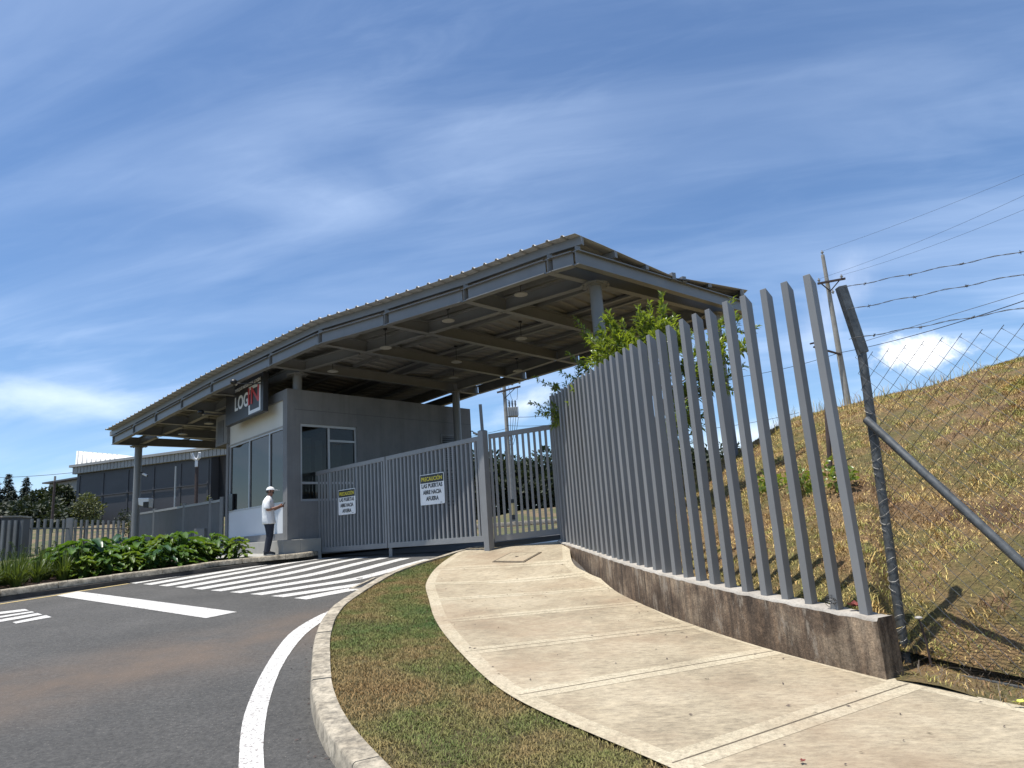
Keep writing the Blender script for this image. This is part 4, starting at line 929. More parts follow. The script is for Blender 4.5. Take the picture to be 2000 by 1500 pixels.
def post(name, p, zt, w, label, extra=None):
    z = float(gz(p[0], p[1])) - .1; t = thing(name, (p[0], p[1], z + .1), label, 'gate post'); m = MB()
    X = lambda a, b, zc: tuple(np.array([p[0], p[1], 0]) + GD * a + GN * b + e_z * zc)
    m.hexa([X(-w, -w, z), X(w, -w, z), X(w, w, z), X(-w, w, z)], [X(-w, -w, zt), X(w, -w, zt), X(w, w, zt), X(-w, w, zt)]); m.build('shaft', M['steel_light'], t, bevel=.005)
    m = MB(); m.hexa([X(-w * .9, -w * .9, zt + .001), X(w * .9, -w * .9, zt + .001), X(w * .9, w * .9, zt + .001), X(-w * .9, w * .9, zt + .001)], [X(-w * .6, -w * .6, zt + .015), X(w * .6, -w * .6, zt + .015), X(w * .6, w * .6, zt + .015), X(-w * .6, w * .6, zt + .015)]); m.build('post_cap', M['steel'], t)
    return t
post('gate_post', GP(-.06, .0, 0), zt_a + .05, .045, 'slim gate post between the narrow fixed panel and the left gate leaf')
post('gate_post', GP(GLEN + .13, .02, 0), zt_b + .10, .075, 'thick square gate post between the vehicle gate and the side gate')
m = MB(); X = GP(smid + .08, 0, 0); z = float(gz(X[0], X[1])); m.box(X[0] - .035, X[0] + .035, X[1] - .035, X[1] + .035, z - .02, X[2] - .001); tag(m.build('gate_stop', M['steel_light']), 'short steel foot under the meeting edge of the two vehicle gate leaves', 'gate stop')
# narrow fixed panel beside the guardhouse
pa0 = at_wall(582, 1080, ga, math.atan2(GD[0], GD[1])); sp0 = np.dot(pa0 - ga, GD)
leaf('fixed_panel', sp0, -.115, 'narrow fixed barred panel between guardhouse wall and gate post', 5, post=.06)
# side gate at the right, up to the picket fence
e2 = at_y(1092, 1040, 14.35); d2 = np.array([e2[0] - gb[0], e2[1] - gb[1], 0]); L2 = np.linalg.norm(d2) + .12; d2 /= np.linalg.norm(d2); n2 = np.array([-d2[1], d2[0], 0])
z2b, z2e, z2t, z2u = at_y(952, 1060, 14.35)[2] , at_y(1090, 1043, 14.35)[2], at_y(952, 850, 14.35)[2], at_y(1083, 828, 14.35)[2]
def GP2(s, w, f, off=0.0):
    r = s / L2; zb, zt = z2b + (z2e - z2b) * r, z2t + (z2u - z2t) * r; return gb * (1, 1, 0) + d2 * s + n2 * w + e_z * (zb + (zt - zb) * f + off)
leaf('side_gate', .22, L2, 'barred sliding side gate between the thick post and the picket fence', 11, PF=GP2, post=.06)
m = MB(); m.tube([GP2(.2, 0, 0, -.17), GP2(L2 + .05, 0, 0, -.13)], .026, 10); tag(m.build('gate_track', M['white'], None, True), 'pale pipe track on the ground under the sliding side gate', 'track')
m = MB(); m.hexa([GP2(.2, .3, 0, -.45), GP2(L2 + .4, .3, 0, -.4), GP2(L2 + .4, .5, 0, -.4), GP2(.2, .5, 0, -.45)], [GP2(.2, .3, 0, -.02), GP2(L2 + .4, .3, 0, -.02), GP2(L2 + .4, .5, 0, -.02), GP2(.2, .5, 0, -.02)]); tag(m.build('low_kerb_wall', M['steel_dark']), 'low dark upstand behind the foot of the sliding side gate', 'low wall')
# slim leaning steel post behind the gate
pA, pB = at_y(948, 870, 15.2), at_y(938, 790, 15.2); m = MB(); m.bar(pA - e_z * 1.9, pB, .07, .07, up=(0, 1, 0)); tag(m.build('steel_post', M['steel'], bevel=.004), 'slim bare steel post rising behind the thick gate post', 'post')

# caution signs
def caution(c_px, w, h, s_plane, label):
    az = math.atan2(GD[0], GD[1]); c = at_wall(*c_px, ga - GN * .045, az); t = thing('caution_sign', c, label, 'sign', 'caution signs on the vehicle gate')
    tl = R_(1.2); ux = GD * math.cos(tl) + e_z * math.sin(tl) * 0; uz = e_z; o = -GN
    Q = lambda x, z, d=0.0: tuple(c + ux * x + uz * z + o * d)
    def rrect(m, x0, x1, z0, z1, r, d0, d1):
        pts = []
        for cx, cz, a0 in ((x1 - r, z1 - r, 0), (x0 + r, z1 - r, 90), (x0 + r, z0 + r, 180), (x1 - r, z0 + r, 270)):
            for q in range(5): a = R_(a0 + 22.5 * q); pts.append((cx + r * math.cos(a), cz + r * math.sin(a)))
        n = len(pts); m.add([Q(x, z, d0) for x, z in pts] + [Q(x, z, d1) for x, z in pts], [tuple(range(n)), tuple(range(2 * n - 1, n - 1, -1))] + [(k, n + k, n + (k + 1) % n, (k + 1) % n) for k in range(n)])
    m = MB(); rrect(m, -w / 2, w / 2, -h / 2, h / 2, .03, 0, .004); m.build('plate', M['white'], t)
    m = MB(); rrect(m, -w / 2 + .015, w / 2 - .015, h / 2 - .195, h / 2 - .015, .02, .005, .0065); m.build('header', M['black'], t)
    text_mesh('header_text', 'PRECAUCIÓN', .125, Q(0, h / 2 - .112, .009), ux, uz, M['yellow'], t, .001, w * .86, .0015)
    for k, (s, ww) in enumerate((('LAS PUERTAS', .86), ('ABRE HACIA', .76), ('AFUERA', .52))): text_mesh('text_line', s, .125, Q(0, h / 2 - .265 - .142 * k, .007), ux, uz, M['black'], t, .001, w * ww, .004)
    m = MB()
    for x in (-.09, .0): m.add([Q(w / 2 - .12 + x * .4, -h / 2 + .025, .006), Q(w / 2 - .09 + x * .4, -h / 2 + .025, .006), Q(w / 2 - .09 + x * .4, -h / 2 + .037, .006), Q(w / 2 - .12 + x * .4, -h / 2 + .037, .006)], [(0, 1, 2, 3)])
    m.build('print_mark', M['black'], t); return t
caution((677.5, 980), .78, .64, 0, 'white PRECAUCION caution sign on the left gate leaf, in front of the guardhouse window')
caution((844, 955), .84, .68, 0, 'white PRECAUCION caution sign on the right gate leaf, beside the louvre door')

# ================================================================== LEFT FENCES
fl0 = np.array(GF(UW + .30, -.05, 0)); azf = R_(-40); dl = np.array([math.sin(azf), math.cos(azf), 0])
def fz(s): return float(terr(*(fl0 + dl * s)[:2]))
lv = thing('louvre_fence', (*(fl0 + dl * 6)[:2], 1.3), 'grey fence of close vertical slats running left from the guardhouse behind the plants', 'fence')
LT = 14.0; ztop = lambda s: 2.92 + .02 * s
posts = [0.05, 1.2, 4.4, 9.0, 13.4]
for s in posts:
    c = fl0 + dl * s; m = MB(); m.box(c[0] - .05, c[0] + .05, c[1] - .05, c[1] + .05, .9, ztop(s) + .06); m.build('post', M['steel'], lv)
m = MB(); m.bar(fl0 + dl * .1 + e_z * (ztop(0) - .05), fl0 + dl * LT + e_z * (ztop(LT) - .05), .06, .08); m.bar(fl0 + dl * .1 + e_z * 1.25, fl0 + dl * LT + e_z * 1.45, .06, .08); m.build('rail', M['steel'], lv)
sl_ = np.arange(.2, LT, .17)
for s in sl_:
    c = fl0 + dl * s; v = dl * math.cos(R_(75)) - np.array([dl[1], -dl[0], 0]) * math.sin(R_(75)); m = MB()
    m.hexa([c - v * .032 + e_z * 1.3, c + v * .032 + e_z * 1.3, c + v * .032 + (.008, .008, 1.3), c - v * .032 + (.008, .008, 1.3)], [c - v * .032 + e_z * (ztop(s) - .09), c + v * .032 + e_z * (ztop(s) - .09), c + v * .032 + (.008, .008, ztop(s) - .09), c - v * .032 + (.008, .008, ztop(s) - .09)])
    m.build('slat', M['steel_light'], lv)
m = MB(); c = fl0 + dl * .55 - ds * .5; m.box(c[0] - .16, c[0] + .16, c[1] - .1, c[1] + .1, 1.0, 2.05); tag(m.build('meter_box', M['steel'], bevel=.01), 'grey steel box standing between the plants and the end of the close-slat fence', 'box')
# widely spaced picket fence, and the curved solid panel further left
p0, p1 = at_y(248, 1017, 30.5), at_y(58, 1013, 25.5); dp = p1 - p0; dp[2] = 0; Lp_ = np.linalg.norm(dp); dp /= Lp_
sf = thing('slat_fence', (*(p0 + dp * Lp_ / 2)[:2], 1.6), 'grey fence of widely spaced vertical slats behind the strap-leaved plants', 'fence')
n_ = 17
for q in range(n_):
    c = p0 + dp * (.2 + (Lp_ - .3) * q / (n_ - 1)); zt = p0[2] + (p1[2] - p0[2]) * q / (n_ - 1); wd = .13 if q == 10 else .036
    m = MB(); m.box(c[0] - wd, c[0] + wd, c[1] - .04, c[1] + .04, float(terr(c[0], c[1])) - .1, zt + (.06 if q == 10 else 0)); m.build('slat', M['steel'], sf)
m = MB(); m.bar(p0 * (1, 1, 0) + e_z * (p0[2] - .35), p1 * (1, 1, 0) + e_z * (p1[2] - .35), .03, .05); m.build('rail', M['steel'], sf)
cw = thing('panel_wall', at_y(20, 1060, 24), 'dark grey curved solid wall panel with pale vertical slats and a coping at the left edge', 'wall')
wp = [at_y(u, 1011, d) for u, d in ((-160, 23.0), (-60, 23.3), (0, 23.8), (35, 24.4), (56, 25.4))]; zt = wp[2][2]
m = MB()
for a, b in zip(wp, wp[1:]): a, b = a * (1, 1, 0) + e_z * (zt + .9) / 2, b * (1, 1, 0) + e_z * (zt + .9) / 2; m.bar(a, b, .12, zt - .9)
m.build('panel', M['steel_dark'], cw)
m = MB()
for a, b in zip(wp, wp[1:]): m.bar(a * (1, 1, 0) + e_z * (zt + .03), b * (1, 1, 0) + e_z * (zt + .03), .22, .055)
m.build('coping', M['walltop'], cw)
for u, d in ((-40, 23.3), (-18, 23.5), (5, 23.7), (17, 23.9), (29, 24.1), (41, 24.5)):
    c = at_y(u, 1040, d - .12); m = MB(); m.box(c[0] - .04, c[0] + .04, c[1] - .03, c[1] + .03, 1.0, zt - .12); m.build('slat', M['steel_light'], cw)

# ================================================================== BUILDINGS FAR LEFT
def quad_prism(m, pts, thick):
    pts = [np.array(p, float) for p in pts]; n = np.cross(pts[1] - pts[0], pts[2] - pts[0]); n /= np.linalg.norm(n); k = len(pts)
    m.add([p for p in pts] + [p + n * thick for p in pts], [tuple(range(k - 1, -1, -1)), tuple(range(k, 2 * k))] + [(i, (i + 1) % k, k + (i + 1) % k, k + i) for i in range(k)])
wh = thing('warehouse', at_y(280, 1040, 57), 'large dark-clad warehouse with a pale fascia behind the left end of the canopy', 'warehouse')
WA, WB = at_y(152, 912, 60), at_y(412, 880, 54.5); WC = at_y(520, 866, 52.6); dW = unit((WC - WA) * (1, 1, 0)); nW = np.array([-dW[1], dW[0], 0]); nW = nW if nW[1] > 0 else -nW
zW = WA[2]; gW = 1.8; LW = np.linalg.norm((WC - WA)[:2]); W0 = WA * (1, 1, 0)
WF = lambda s, w, z: tuple(W0 + dW * s + nW * w + e_z * z); sB = np.dot(WB - WA, dW)
m = MB(); m.box(0, sB, 0, 14, gW, zW - .1, WF); m.build('wall', M['shed'], wh)
m = MB(); m.box(sB + .01, LW + 4, .8, 14, gW, zW - .12, WF); m.build('recess', M['black'], wh)
for s in np.linspace(.3, sB - .3, 6):
    m = MB(); m.box(s - .10, s + .10, -.05, -.002, gW, zW - .85, WF); m.build('pilaster', M['shed'], wh)
for f in (.30, .62):
    m = MB(); m.box(.25, sB - .25, -.13, -.052, gW + (zW - gW) * f, gW + (zW - gW) * f + .08, WF); m.build('shadow_fold_rib', M['shed'], wh)  # thin ribs stand in for the soft shadow folds of the cladding
m = MB(); k = int(LW / .35)
for q in range(k):
    a = (LW + 3) * q / k; m.box(a + .03, a + (LW + 3) / k - .03, -.32, -.25, zW - .62, zW - .05, WF)
m.box(-.3, LW + 3, -.25, .05, zW - .64, zW - .08, WF); m.build('fascia', M['shedtrim'], wh)
m = MB(); m.box(-.45, LW + 3, -.5, .1, zW - .05, zW + .16, WF); m.build('gutter', M['shedtrim'], wh)
rA, rB = at_y(150, 882, 74), at_y(232, 889, 72)
m = MB(); quad_prism(m, [WF(-.45, .1, zW + .17), WF(6.8, .1, zW + .17), rB, rA], .08); m.build('roof', M['shedroof'], wh)
m = MB()
for f in np.linspace(.04, .96, 9):
    a, b = np.array(WF(-.45 + 5 * f, .1, zW + .27)), rA * (1 - f) + rB * f; m.bar(a, b + e_z * .08, .08, .06)
m.build('roof_seam', M['shedtrim'], wh)
w2 = thing('shed', at_y(120, 1000, 95), 'grey shed with a low-pitched roof partly hidden by trees left of the dark warehouse', 'shed')
a, b, c = at_y(96, 946, 98), at_y(156, 932, 96), at_y(250, 920, 92); m = MB(); 
m.hexa([(a[0], a[1], 1), (c[0], c[1], 1), (c[0] + 2, c[1] + 10, 1), (a[0] + 2, a[1] + 10, 1)], [tuple(a), tuple(c), (c[0] + 2, c[1] + 10, c[2]), (a[0] + 2, a[1] + 10, a[2])]); m.build('wall', M['steel'], w2)
m = MB(); m.bar(a + e_z * .15 - (.3, .2, 0), c + e_z * .15 - (-.3, .2, 0), 1.2, .2); m.build('roof_edge', M['steel_dark'], w2)

# ================================================================== POLES, LAMPS, WIRES
def tcol(u0, v0, u1, v1, d, z_extra=0): return at_y(u0, v0, d), at_y(u1, v1, d)
up = thing('utility_pole', at_y(1003, 1030, 45), 'pale concrete utility pole carrying a transformer, seen above the side gate', 'utility pole')
a, b = at_y(1003, 1030, 45), at_y(984, 748, 45); b[:2] = a[:2]; bx = at_y(984, 748, 45)[0]; ax_ = at_y(1001, 1000, 45)[0]; m_x = (bx + ax_) / 2; a[0] = b[0] = m_x
m = MB(); m.tube([a - e_z * .6, b], [.17, .115], 12); m.build('pole_shaft', M['pole'], up, True)
zc = at_y(985, 762, 45)[2]; m = MB(); m.bar((m_x - .5, 45 - .1, zc - .15), (m_x + 1.1, 44.7, zc + .12), .09, .11); m.tube([(m_x - .05, 44.9, zc - .6), (m_x + .7, 44.75, zc)], .025, 6); m.build('crossarm', M['darkbrown'], up)
for dx_ in (-.42, .55, 1.05):
    m = MB(); c = np.array([m_x + dx_, 44.85 - .15 * dx_, zc + .1 + .12 * dx_]); m.disc(c[:2], .05, c[2] + .08, c[2] + .30, 8, .03); m.disc(c[:2], .09, c[2] + .12, c[2] + .15, 10); m.disc(c[:2], .08, c[2] + .2, c[2] + .23, 10); m.build('insulator', M['ceramic'], up)
ct = at_y(1000, 805, 45); m = MB(); m.box(m_x + .14, m_x + .80, 44.5, 45.1, ct[2] - .34, ct[2] + .26); 
for q in range(6): m.box(m_x + .16 + q * .13, m_x + .20 + q * .13, 44.42, 44.499, ct[2] - .35, ct[2] + .28)
tf = m.build('transformer', M['trafo'], up, bevel=.03)
for q in range(3):
    m = MB(); x = m_x + .27 + q * .2; m.disc((x, 44.8), .045, ct[2] + .27, ct[2] + .78, 8, .03)
    for w_ in range(3): m.disc((x, 44.8), .08, ct[2] + .44 + w_ * .1, ct[2] + .47 + w_ * .1, 10)
    m.build('bushing', M['black'], tf)
def droop(p, q, sag, n=14): return [np.array(p) * (1 - t) + np.array(q) * t - e_z * sag * 4 * t * (1 - t) for t in np.linspace(0, 1, n)]
m = MB()
for q in range(3): m.tube(droop((m_x + .3 + q * .24, 44.8, ct[2] + .78), (m_x - .3 + q * .6, 44.85, zc + .2), .25), .014, 5)
for q in range(4): m.tube(droop((m_x + .3 + q * .17, 44.6, ct[2] - .42), (m_x + .1, 44.8, ct[2] - 1.6 - .3 * q), .45), .016, 5)
m.build('cable', M['black'], up)
zy = at_y(998, 992, 45)[2]; m = MB(); m.disc((m_x, 45), .185, zy - .45, zy + .30, 14); m.build('yellow_band', M['roadyellow'], up); m = MB(); m.disc((m_x, 45), .19, zy - .75, zy - .45, 14); m.disc((m_x, 45), .19, zy + .3, zy + .55, 14); m.build('black_band', M['black'], up)

hp = thing('utility_pole', at_y(1660, 795, 33), 'tall weathered pole with a short crossarm rising behind the dry hill beside the bent post', 'utility pole')
b = at_y(1607, 498, 33); hx = (b[0] + at_y(1655, 785, 33)[0]) / 2; m = MB(); m.tube([(hx, 33, 2.0), (hx, 33, b[2])], [.20, .085], 12); m.build('pole_shaft', M['pole'], hp, True)
zc2 = at_y(1622, 552, 33)[2]; m = MB(); m.bar((hx - .55, 33.0 - .12, zc2 - .05), (hx + .78, 32.7, zc2 + .06), .09, .10); m.tube([(hx, 32.85, zc2 - .5), (hx + .5, 32.75, zc2)], .03, 6); m.tube([(hx, 32.85, zc2 - .5), (hx - .4, 32.85, zc2 - .05)], .03, 6); m.build('crossarm', M['darkbrown'], hp)
for p in ((hx, 33, b[2]), (hx - .45, 32.9, zc2), (hx + .62, 32.72, zc2 + .05), (hx + .1, 32.8, zc2 - .7)):
    m = MB(); m.disc(p[:2], .045, p[2] + .05, p[2] + .25, 8, .03); m.disc(p[:2], .08, p[2] + .12, p[2] + .15, 8); m.build('insulator', M['ceramic'], hp)
zs = at_y(1640, 690, 33)[2]; m = MB(); m.bar((hx - 1.35, 32.7, zs + .35), (hx - .0, 32.85, zs - .10), .10, .07); m.bar((hx - 1.0, 32.8, zs + .6), (hx - 1.5, 32.6, zs + .5), .16, .07); m.build('low_bracket', M['darkbrown'], hp)
sp_ = thing('utility_pole', at_y(104, 1040, 40), 'short slender grey pole among the dark trees at the left edge', 'utility pole')
a, b = at_y(100, 1030, 40), at_y(107, 940, 40); m = MB(); m.tube([(b[0], 40, a[2] - .8), (b[0], 40, b[2])], [.085, .06], 9); m.build('pole_shaft', M['darkbrown'], sp_, True)
m = MB(); m.disc((b[0], 40), .06, b[2], b[2] + .3, 8); m.build('insulator', M['ceramic'], sp_)
def wire(p, q, sag, r, label, group='overhead wires'):
    m = MB(); m.tube(droop(p, q, sag, 24), r, 5, False); tag(m.build('overhead_wire', M['black']), label, 'wire', group)
far = lambda u, v, d: tuple(at_y(u, v, d))
wire((hx, 33, at_y(1607, 498, 33)[2] + .2), far(2300, 210, 20), .2, .0055, 'topmost overhead wire leaving the top of the pole on the hill towards the right')
wire((hx - .45, 32.9, zc2 + .2), far(2300, 235, 18), .3, .0055, 'overhead wire from the left end of the crossarm of the pole on the hill')
wire((hx + .62, 32.7, zc2 + .25), far(2300, 275, 18), .3, .0055, 'overhead wire from the right end of the crossarm of the pole on the hill')
wire((hx - .0, 32.85, zs), far(2300, 478, 14), .25, .014, 'thick low overhead cable from the pole on the hill towards the right')
wire((hx - .05, 32.85, zs), far(1430, 738, 36), .15, .013, 'low overhead cable from the pole on the hill towards the left, behind the pickets')
wire(far(1340, 842, 60), far(1560, 806, 60), .2, .020, 'distant wire low in the sky behind the pickets')
wire((m_x, 44.8, ct[2] - .3), far(1110, 804, 40), .15, .015, 'overhead wire from the transformer pole to the leafy tree')
wire((m_x, 44.8, ct[2] - .9), far(1110, 826, 40), .1, .013, 'lower overhead wire from the transformer pole towards the tree')
wire((m_x, 44.8, ct[2] - 1.1), far(860, 860, 45), .1, .013, 'overhead wire from the transformer pole towards the guardhouse')
wire(far(-60, 933, 60), far(152, 922, 60), .15, .022, 'overhead wire crossing the sky above the dark conifers at the left')
# thin post and lamp pole near the left column
a, b = at_y(340, 1020, 27), at_y(337, 911, 27); m = MB(); m.tube([(a[0], 27, 1.2), (a[0], 27, b[2])], .032, 8); tag(m.build('thin_post', M['alu'], None, True), 'thin pale post standing behind the close-slat fence', 'post')
fl = thing('floodlight_pole', at_y(386, 1000, 30), 'dark pole topped by two white floodlight heads in front of the warehouse', 'lamp post')
a, b = at_y(384, 1000, 30), at_y(385, 900, 30); m = MB(); m.tube([(b[0], 30, 1.2), (b[0], 30, b[2])], .075, 9); m.build('pole_shaft', M['darkbrown'], fl, True)
for q, sgn in enumerate((-1, 1)):
    m = MB(); m.tube([(b[0], 29.95, b[2] + .02), (b[0] + sgn * .13, 29.9, b[2] + .12), (b[0] + sgn * .17, 29.85, b[2] + .34)], [.05, .075, .06], 9); m.build('lamp_head', M['white'], fl, True)
m = MB(); m.box(b[0] - .06, b[0] + .06, 29.9, 30.02, b[2] - .28, b[2] + .04); m.build('lamp_mount', M['white'], fl, bevel=.02)
# fixtures on the left canopy column
cx, cy = Cn[10][0], Cn[10][1]
fx_ = thing('floodlight', at_y(284, 982, cy - .1), 'white angular box fixture with a dark opening on the left canopy column', 'floodlight'); c = at_y(284, 982, cy - .05)  # plain box fixture, its use unknown
m = MB(); m.hexa([(c[0] - .17, c[1] - .15, c[2] - .08), (c[0] + .20, c[1] - .15, c[2] - .19), (c[0] + .20, c[1] + .15, c[2] - .19), (c[0] - .17, c[1] + .15, c[2] - .08)], [(c[0] - .19, c[1] - .17, c[2] + .18), (c[0] + .22, c[1] - .17, c[2] + .15), (c[0] + .22, c[1] + .17, c[2] + .15), (c[0] - .19, c[1] + .17, c[2] + .18)]); m.build('housing', M['white'], fx_, bevel=.03)
m = MB(); m.hexa([(c[0] + .02, c[1] - .176, c[2] - .17), (c[0] + .205, c[1] - .176, c[2] - .195), (c[0] + .205, c[1] - .158, c[2] - .195), (c[0] + .02, c[1] - .158, c[2] - .17)], [(c[0] + .02, c[1] - .186, c[2] + .02), (c[0] + .21, c[1] - .186, c[2] + .02), (c[0] + .21, c[1] - .168, c[2] + .02), (c[0] + .02, c[1] - .168, c[2] + .02)]); m.build('opening', M['black'], fx_)
m = MB(); m.tube([(cx, cy, c[2]), (c[0] - .15, c[1], c[2])], .03, 7); m.build('bracket', M['steel'], fx_)
camera_thing((cx + .12, cy - .02, at_y(278, 923, cy)[2]), (1, -.2, 0), 'small security camera sticking out of the left canopy column')

# ================================================================== PAVEMENT FITTINGS AND LITTER
def cover(u, v, off, w, l, az, name, label, cat):
    c = on_ground(u, v, off); A = np.array([math.sin(az), math.cos(az)]); B = np.array([A[1], -A[0]]); t = thing(name, c, label, cat)
    X = lambda a, b, o: (c[0] + A[0] * a + B[0] * b, c[1] + A[1] * a + B[1] * b, float(gz(c[0] + A[0] * a + B[0] * b, c[1] + A[1] * a + B[1] * b)) + off + o)
    m = MB(); m.hexa([X(-l, -w, -.03), X(l, -w, -.03), X(l, w, -.03), X(-l, w, -.03)], [X(-l, -w, .014), X(l, -w, .014), X(l, w, .014), X(-l, w, .014)]); m.build('frame', M['joint'], t)
    m = MB(); k = .88; m.hexa([X(-l * k, -w * k, -.02), X(l * k, -w * k, -.02), X(l * k, w * k, -.02), X(-l * k, w * k, -.02)], [X(-l * k, -w * k, .019), X(l * k, -w * k, .019), X(l * k, w * k, .019), X(-l * k, w * k, .019)]); m.build('lid', M['slab'], t)
    m = MB(); m.disc((X(0, 0, 0)[0], X(0, 0, 0)[1]), .035, X(0, 0, .02)[2], X(0, 0, .026)[2], 10); m.build('lift_hole', M['darkbrown'], t); return t
cover(1010, 1089, .135, .36, .30, R_(35), 'inspection_cover', 'square concrete inspection cover in the pavement just before the gate', 'cover')
dg = on_ground(722, 1141, .0); t = thing('storm_drain', dg, 'dark slotted storm drain in the road beside the kerb at the crossing end', 'drain')
i_ = np.argmin(np.linalg.norm(kfoot - dg[:2], axis=1)); T_ = unit(np.append(kfoot[min(i_ + 1, 89)] - kfoot[i_ - 1], 0)); Nl = np.array([-T_[1], T_[0], 0]); c0 = np.append(kfoot[i_], 0) + Nl * .27
Xd = lambda a, b, o: tuple(np.append((c0 + T_ * a + Nl * b)[:2], float(gz(*(c0 + T_ * a + Nl * b)[:2])) + o))
m = MB()
c0 = np.append(kfoot[i_], 0) + Nl * .20
for a0, a1, b0, b1 in ((-.62, .62, .11, .17), (-.62, .62, -.17, -.11), (-.62, -.56, -.11, .11), (.56, .62, -.11, .11)): m.hexa([Xd(a0, b0, -.02), Xd(a1, b0, -.02), Xd(a1, b1, -.02), Xd(a0, b1, -.02)], [Xd(a0, b0, .016), Xd(a1, b0, .016), Xd(a1, b1, .016), Xd(a0, b1, .016)])
m.build('frame', M['kerb'], t)
m = MB(); m.hexa([Xd(-.56, -.11, -.01), Xd(.56, -.11, -.01), Xd(.56, .11, -.01), Xd(-.56, .11, -.01)], [Xd(-.56, -.11, .005), Xd(.56, -.11, .005), Xd(.56, .11, .005), Xd(-.56, .11, .005)]); m.build('pit', M['black'], t)
m = MB()
for q in range(9): a = -.5 + q * .125; m.hexa([Xd(a - .02, -.11, .006), Xd(a + .02, -.11, .006), Xd(a + .02, .11, .006), Xd(a - .02, .11, .006)], [Xd(a - .02, -.11, .015), Xd(a + .02, -.11, .015), Xd(a + .02, .11, .015), Xd(a - .02, .11, .015)])
m.build('grating', M['steel_dark'], t)
def crumpled(c, r, mat, name, label, cat, n=5):
    m = MB()
    for q in range(n):
        a = random.uniform(0, 6.28); o = np.array([math.cos(a), math.sin(a), 0]) * r * .5; w = np.array([-math.sin(a + .5), math.cos(a + .5), 0]); k = random.uniform(.6, 1.1) * r
        p = np.array(c) + o * .6; m.add([p - o, p + w * k * .5 + e_z * k * .35, p + o * 1.3 + e_z * k * random.uniform(.1, .7), p - w * k * .5 + e_z * k * .2], [(0, 1, 2), (0, 2, 3)])
    return tag(m.build(name, mat), label, cat)
crumpled(on_ground(1567, 1487, .15), .022, M['redleaf'], 'fallen_leaf', 'crumpled dark red leaf lying on the pavement near the bottom of the picture', 'leaf', 7)
crumpled(on_ground(1989, 1372, .17), .045, M['yleaf'], 'fallen_leaf', 'bright yellow-green leaf at the right edge of the pavement', 'leaf', 3)
crumpled(np.array([fpx[1] + .1, fpy[1] - .12, fpz[1] + .02]), .07, M['redleaf'], 'leaf_heap', 'heap of dry dark red leaves on the low wall between the last two pickets', 'leaves', 26)
m = MB()
for q in range(7):
    c = np.array([fpx[1] - .05, fpy[1] - .02, fpz[1] + .06]); a0 = random.uniform(0, 6.28); rr = random.uniform(.03, .055); ax1 = unit(np.random.default_rng(q).normal(size=3)); ax2 = unit(np.cross(ax1, (0.3, .2, 1)))
    m.tube([c + (ax1 * math.cos(t_) + ax2 * math.sin(t_)) * rr for t_ in np.linspace(0, 5.8, 14)], .0022, 4, False)
tag(m.build('wire_coil', M['black']), 'small tangled coil of black wire at the foot of the second last picket', 'wire coil')

# ================================================================== PLANTS
def leaf_cards(P, D, Nrm, L, Wd, fold=.25, curl=.25):
    """lance-shaped leaves: base P, direction D, normal Nrm (n,3); folded along the midrib and curled; two quads each"""
    n = len(P); S = np.cross(D, Nrm); S /= np.linalg.norm(S, axis=1)[:, None] + 1e-9; U = np.cross(S, D)
    L = np.broadcast_to(L, n)[:, None]; Wd = np.broadcast_to(Wd, n)[:, None]
    base = P; mid = P + D * L * .5 + U * L * curl * .12; tip = P + D * L * .97 - U * L * curl * .35
    a = mid + S * Wd / 2 + U * Wd * fold; b = mid - S * Wd / 2 + U * Wd * fold
    V = np.stack([base, a, tip, b, mid], 1).reshape(-1, 3); i = (np.arange(n) * 5)[:, None]
    Fq = np.concatenate([i + np.array([[0, 4, 1]]), i + np.array([[4, 2, 1]]), i + np.array([[0, 3, 4]]), i + np.array([[4, 3, 2]])], 0)
    return V, Fq
def rnd_unit(g, n):
    v = g.normal(size=(n, 3)); return v / np.linalg.norm(v, axis=1)[:, None]
def nrm(v): return v / (np.linalg.norm(v, axis=-1, keepdims=True) + 1e-9)

